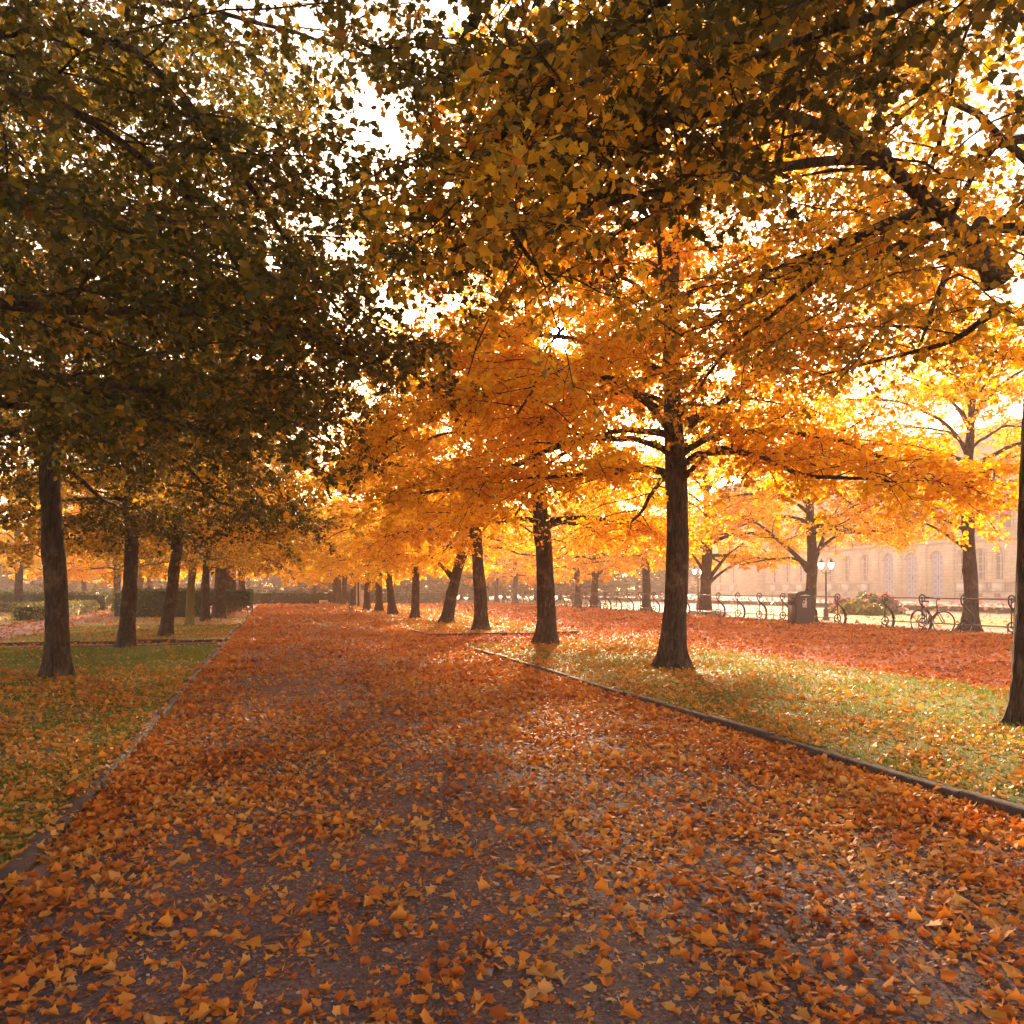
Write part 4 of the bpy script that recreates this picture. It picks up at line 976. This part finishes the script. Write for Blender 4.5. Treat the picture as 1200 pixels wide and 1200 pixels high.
def window(y, w, z0, z1):
    b = MB(); fr = []
    a = np.linspace(0, math.pi, 12); r = w / 2
    path = [(-.06, y - r - .1, z0), (-.06, y - r - .1, z1 - r)] + [(-.06, y - (r + .1) * math.cos(q), z1 - r + (r + .1) * math.sin(q)) for q in a][1:-1] + [(-.06, y + r + .1, z1 - r), (-.06, y + r + .1, z0)]
    b.tube(path, .1, 4); b.box(-.28, -.005, y - r - .25, y + r + .25, z0 - .3, z0 - .02)
    o = b.build('window', M['stone_trim'], pal)
    g = MB(); g.prism(arch(y, w, z0, z1), .45, .5); g.build('pane', M['glass'], o)
    m = MB(); m.box(.36, .44, y - .05, y + .05, z0, z1 - .1)
    for k in range(1, 4): m.box(.37, .43, y - r + .01, y + r - .01, z0 + (z1 - z0) * k / 4 - .03, z0 + (z1 - z0) * k / 4 + .03)
    m.build('muntin', M['door_trim'], o)
for y in wins: window(y, 1.35, 2.5, 6.4)
y = ya + 3
while y < yb - 2:
    if not (yw0 - 1 < y < yw1 + 1):
        b = MB(); b.box(-.12, -.004, y - 1.05, y + 1.05, 8.6, 12.4); o = b.build('window', M['stone_trim'], pal)
        b = MB(); b.box(-.16, -.122, y - .75, y + .75, 8.8, 12.1); b.build('pane', M['glass'], o)
        b = MB(); b.box(-.12, -.004, y - .9, y + .9, 14.3, 17.6); o = b.build('window', M['stone_trim'], pal)
        b = MB(); b.box(-.16, -.122, y - .65, y + .65, 14.5, 17.4); b.build('pane', M['glass'], o)
    y += 4.4
# ledge on brackets with square panels under the windows
for (p0, p1, ws) in ((1118, 1290, wins[:3]), (1024, 898, wins[3:10]), (872, 838, wins[10:])):
    q0, q1 = sorted((PY(p0), PY(p1)))
    b = MB(); b.box(-.45, -.185, q0, q1, 2.05, 2.3); b.build('ledge', M['stone_trim'], pal)
    for y in ws:
        b = MB(); b.box(-.3, -.185, y - .75, y + .75, 1.0, 2.04); b.build('apron_panel', M['stone_pale'], pal)
        for s in (-1, 1):
            b = MB(); b.box(-.4, -.19, y + s * 1.0 - .14, y + s * 1.0 + .14, .9, 2.04); b.build('bracket', M['stone_trim'], pal)
        b = MB(); b.box(-.2, -.182, y - .45, y + .45, .25, .75); b.build('cellar_window', M['glass'], pal)
for y in doors:
    b = MB(); b.prism(arch(y, 2.3, .05, 6.5), .4, .5); o = b.build('door', M['door'], pal)
    b = MB()
    for s in (-1, 1):
        for k in range(7):
            z = .35 + k * .82; c = y + s * .56
            for (u0, u1, v0, v1) in ((c - .42, c + .42, z, z + .07), (c - .42, c + .42, z + .62, z + .69), (c - .42, c - .35, z + .075, z + .615), (c + .35, c + .42, z + .075, z + .615)): b.box(.36, .395, u0, u1, v0, v1)
    b.build('door_moulding', M['door_trim'], o)
    b = MB(); b.box(.3, .395, y - .04, y + .04, 2.6, 3.1); b.build('handle', M['iron'], o)
for y in [doors[0] - 2.4] + [(doors[0] + doors[1]) / 2, (doors[1] + doors[2]) / 2] + [doors[2] + 2.4]:
    b = MB(); b.box(-.35, -.004, y - .75, y + .75, 0, 7.3); b.build('pilaster', M['stone'], pal)
# wing farther off at the left end
wg = empty('palace_wing', (XP + 10, 160, 0), 0, 'grey misty palace wing beyond the left end of the palace', 'building')
b = MB(); b.box(0, 16, -12, 30, 0, 17); b.build('wall', M['stone'], wg)
b = MB(); b.prism([(-12.5, 17.05), (30.5, 17.05), (27, 19), (-9, 19)], -.4, 15.5); b.build('roof', M['roof'], wg)
for k in range(8):
    b = MB(); b.box(-.12, -.004, -10.6 + k * 5, -9 + k * 5, 2.2, 6.5); o = b.build('window', M['stone_trim'], wg); b = MB(); b.box(-.16, -.123, -10.4 + k * 5, -9.2 + k * 5, 2.4, 6.3); b.build('pane', M['glass'], o)

# ------------------------------------------------------------------ haze
b = MB(); b.box(-345, 345, -135, 435, -1.0, 23.5)
m, t, out = nt('morning_mist'); pv = N(t, 'ShaderNodeVolumePrincipled')
HZ = dict(density=.0031, color=(.92, .76, .70), g=.0)
pv.inputs['Color'].default_value = (*HZ['color'], 1); pv.inputs['Density'].default_value = HZ['density']; pv.inputs['Anisotropy'].default_value = HZ['g']
t.links.new(pv.outputs[0], out.inputs['Volume'])
hz = b.build('haze', m); tag(hz, 'thin warm morning mist filling the park', 'mist', kind='stuff')

# ------------------------------------------------------------------ light
w = bpy.data.worlds.new('World'); SC.world = w; w.use_nodes = True
t = w.node_tree; t.nodes.clear(); out = t.nodes.new('ShaderNodeOutputWorld')
sky = N(t, 'ShaderNodeTexSky', sky_type='NISHITA'); sky.sun_disc = False; sky.sun_elevation = SUN_EL; sky.sun_rotation = SUN_AZ
sky.air_density = 1.2; sky.dust_density = 1.6; sky.ozone_density = .6
bg = N(t, 'ShaderNodeBackground'); bg.inputs['Strength'].default_value = .13
# the sun's own disc and the bright aureole round it, part of the sky dome
tc = N(t, 'ShaderNodeTexCoord'); dt = N(t, 'ShaderNodeVectorMath', operation='DOT_PRODUCT'); dt.inputs[1].default_value = tuple(SUNV)
nm = N(t, 'ShaderNodeVectorMath', operation='NORMALIZE'); t.links.new(tc.outputs['Generated'], nm.inputs[0]); t.links.new(nm.outputs[0], dt.inputs[0])
ac = N(t, 'ShaderNodeMath', operation='ARCCOSINE'); t.links.new(dt.outputs['Value'], ac.inputs[0])
mr = N(t, 'ShaderNodeMapRange', interpolation_type='SMOOTHSTEP')
for k, v in (('From Min', math.radians(1.0)), ('From Max', math.radians(.55)), ('To Min', 0), ('To Max', 60)): mr.inputs[k].default_value = v
t.links.new(ac.outputs[0], mr.inputs[0])
ga = N(t, 'ShaderNodeMath', operation='MULTIPLY'); ga.inputs[1].default_value = -1 / math.radians(5); t.links.new(ac.outputs[0], ga.inputs[0])
ex = N(t, 'ShaderNodeMath', operation='EXPONENT'); t.links.new(ga.outputs[0], ex.inputs[0])
ma = N(t, 'ShaderNodeMath', operation='MULTIPLY_ADD'); ma.inputs[1].default_value = .2; t.links.new(ex.outputs[0], ma.inputs[0]); t.links.new(mr.outputs[0], ma.inputs[2])
bg2 = N(t, 'ShaderNodeBackground'); bg2.inputs[0].default_value = (1, .88, .7, 1); t.links.new(ma.outputs[0], bg2.inputs[1])
ads = N(t, 'ShaderNodeAddShader'); t.links.new(bg.outputs[0], ads.inputs[0]); t.links.new(bg2.outputs[0], ads.inputs[1])
t.links.new(mixc(t, 1, sky.outputs[0], (1.20, .88, .68), 'MULTIPLY'), bg.inputs[0]); t.links.new(ads.outputs[0], out.inputs[0])
sd = bpy.data.lights.new('sun', 'SUN'); sd.energy = 5.0; sd.angle = math.radians(3.5); sd.color = (1, .70, .43)
so = bpy.data.objects.new('sun', sd); COL.objects.link(so); so.rotation_euler = Vector(SUNV).to_track_quat('Z', 'Y').to_euler()
so.location = (20, 60, 30)

# ------------------------------------------------------------------ camera
cd = bpy.data.cameras.new('camera'); cam = bpy.data.objects.new('camera', cd); COL.objects.link(cam)
cd.sensor_width = 36; cd.lens = 36 * F / 1200; cd.shift_y = 90 / 1200; cd.clip_end = 3000; cd.clip_start = .05
cam.location = (0, 0, H); cam.rotation_euler = (math.pi / 2, 0, -TH)
SC.camera = cam
SC.view_settings.view_transform = 'Standard'; SC.view_settings.look = 'None'; SC.view_settings.gamma = 1
SC.view_settings.exposure = 2.33
c = SC.cycles if hasattr(SC, 'cycles') else None
SC.render.engine = 'CYCLES'; c = SC.cycles
c.use_denoising = True; c.denoiser = 'OPENIMAGEDENOISE'
c.use_adaptive_sampling = True; c.adaptive_threshold = .03; c.max_bounces = 7; c.diffuse_bounces = 4; c.transmission_bounces = 6; c.volume_bounces = 2; c.glossy_bounces = 2; c.transparent_max_bounces = 4
c.sample_clamp_indirect = 8; c.sample_clamp_direct = 0
c.caustics_reflective = False; c.caustics_refractive = False
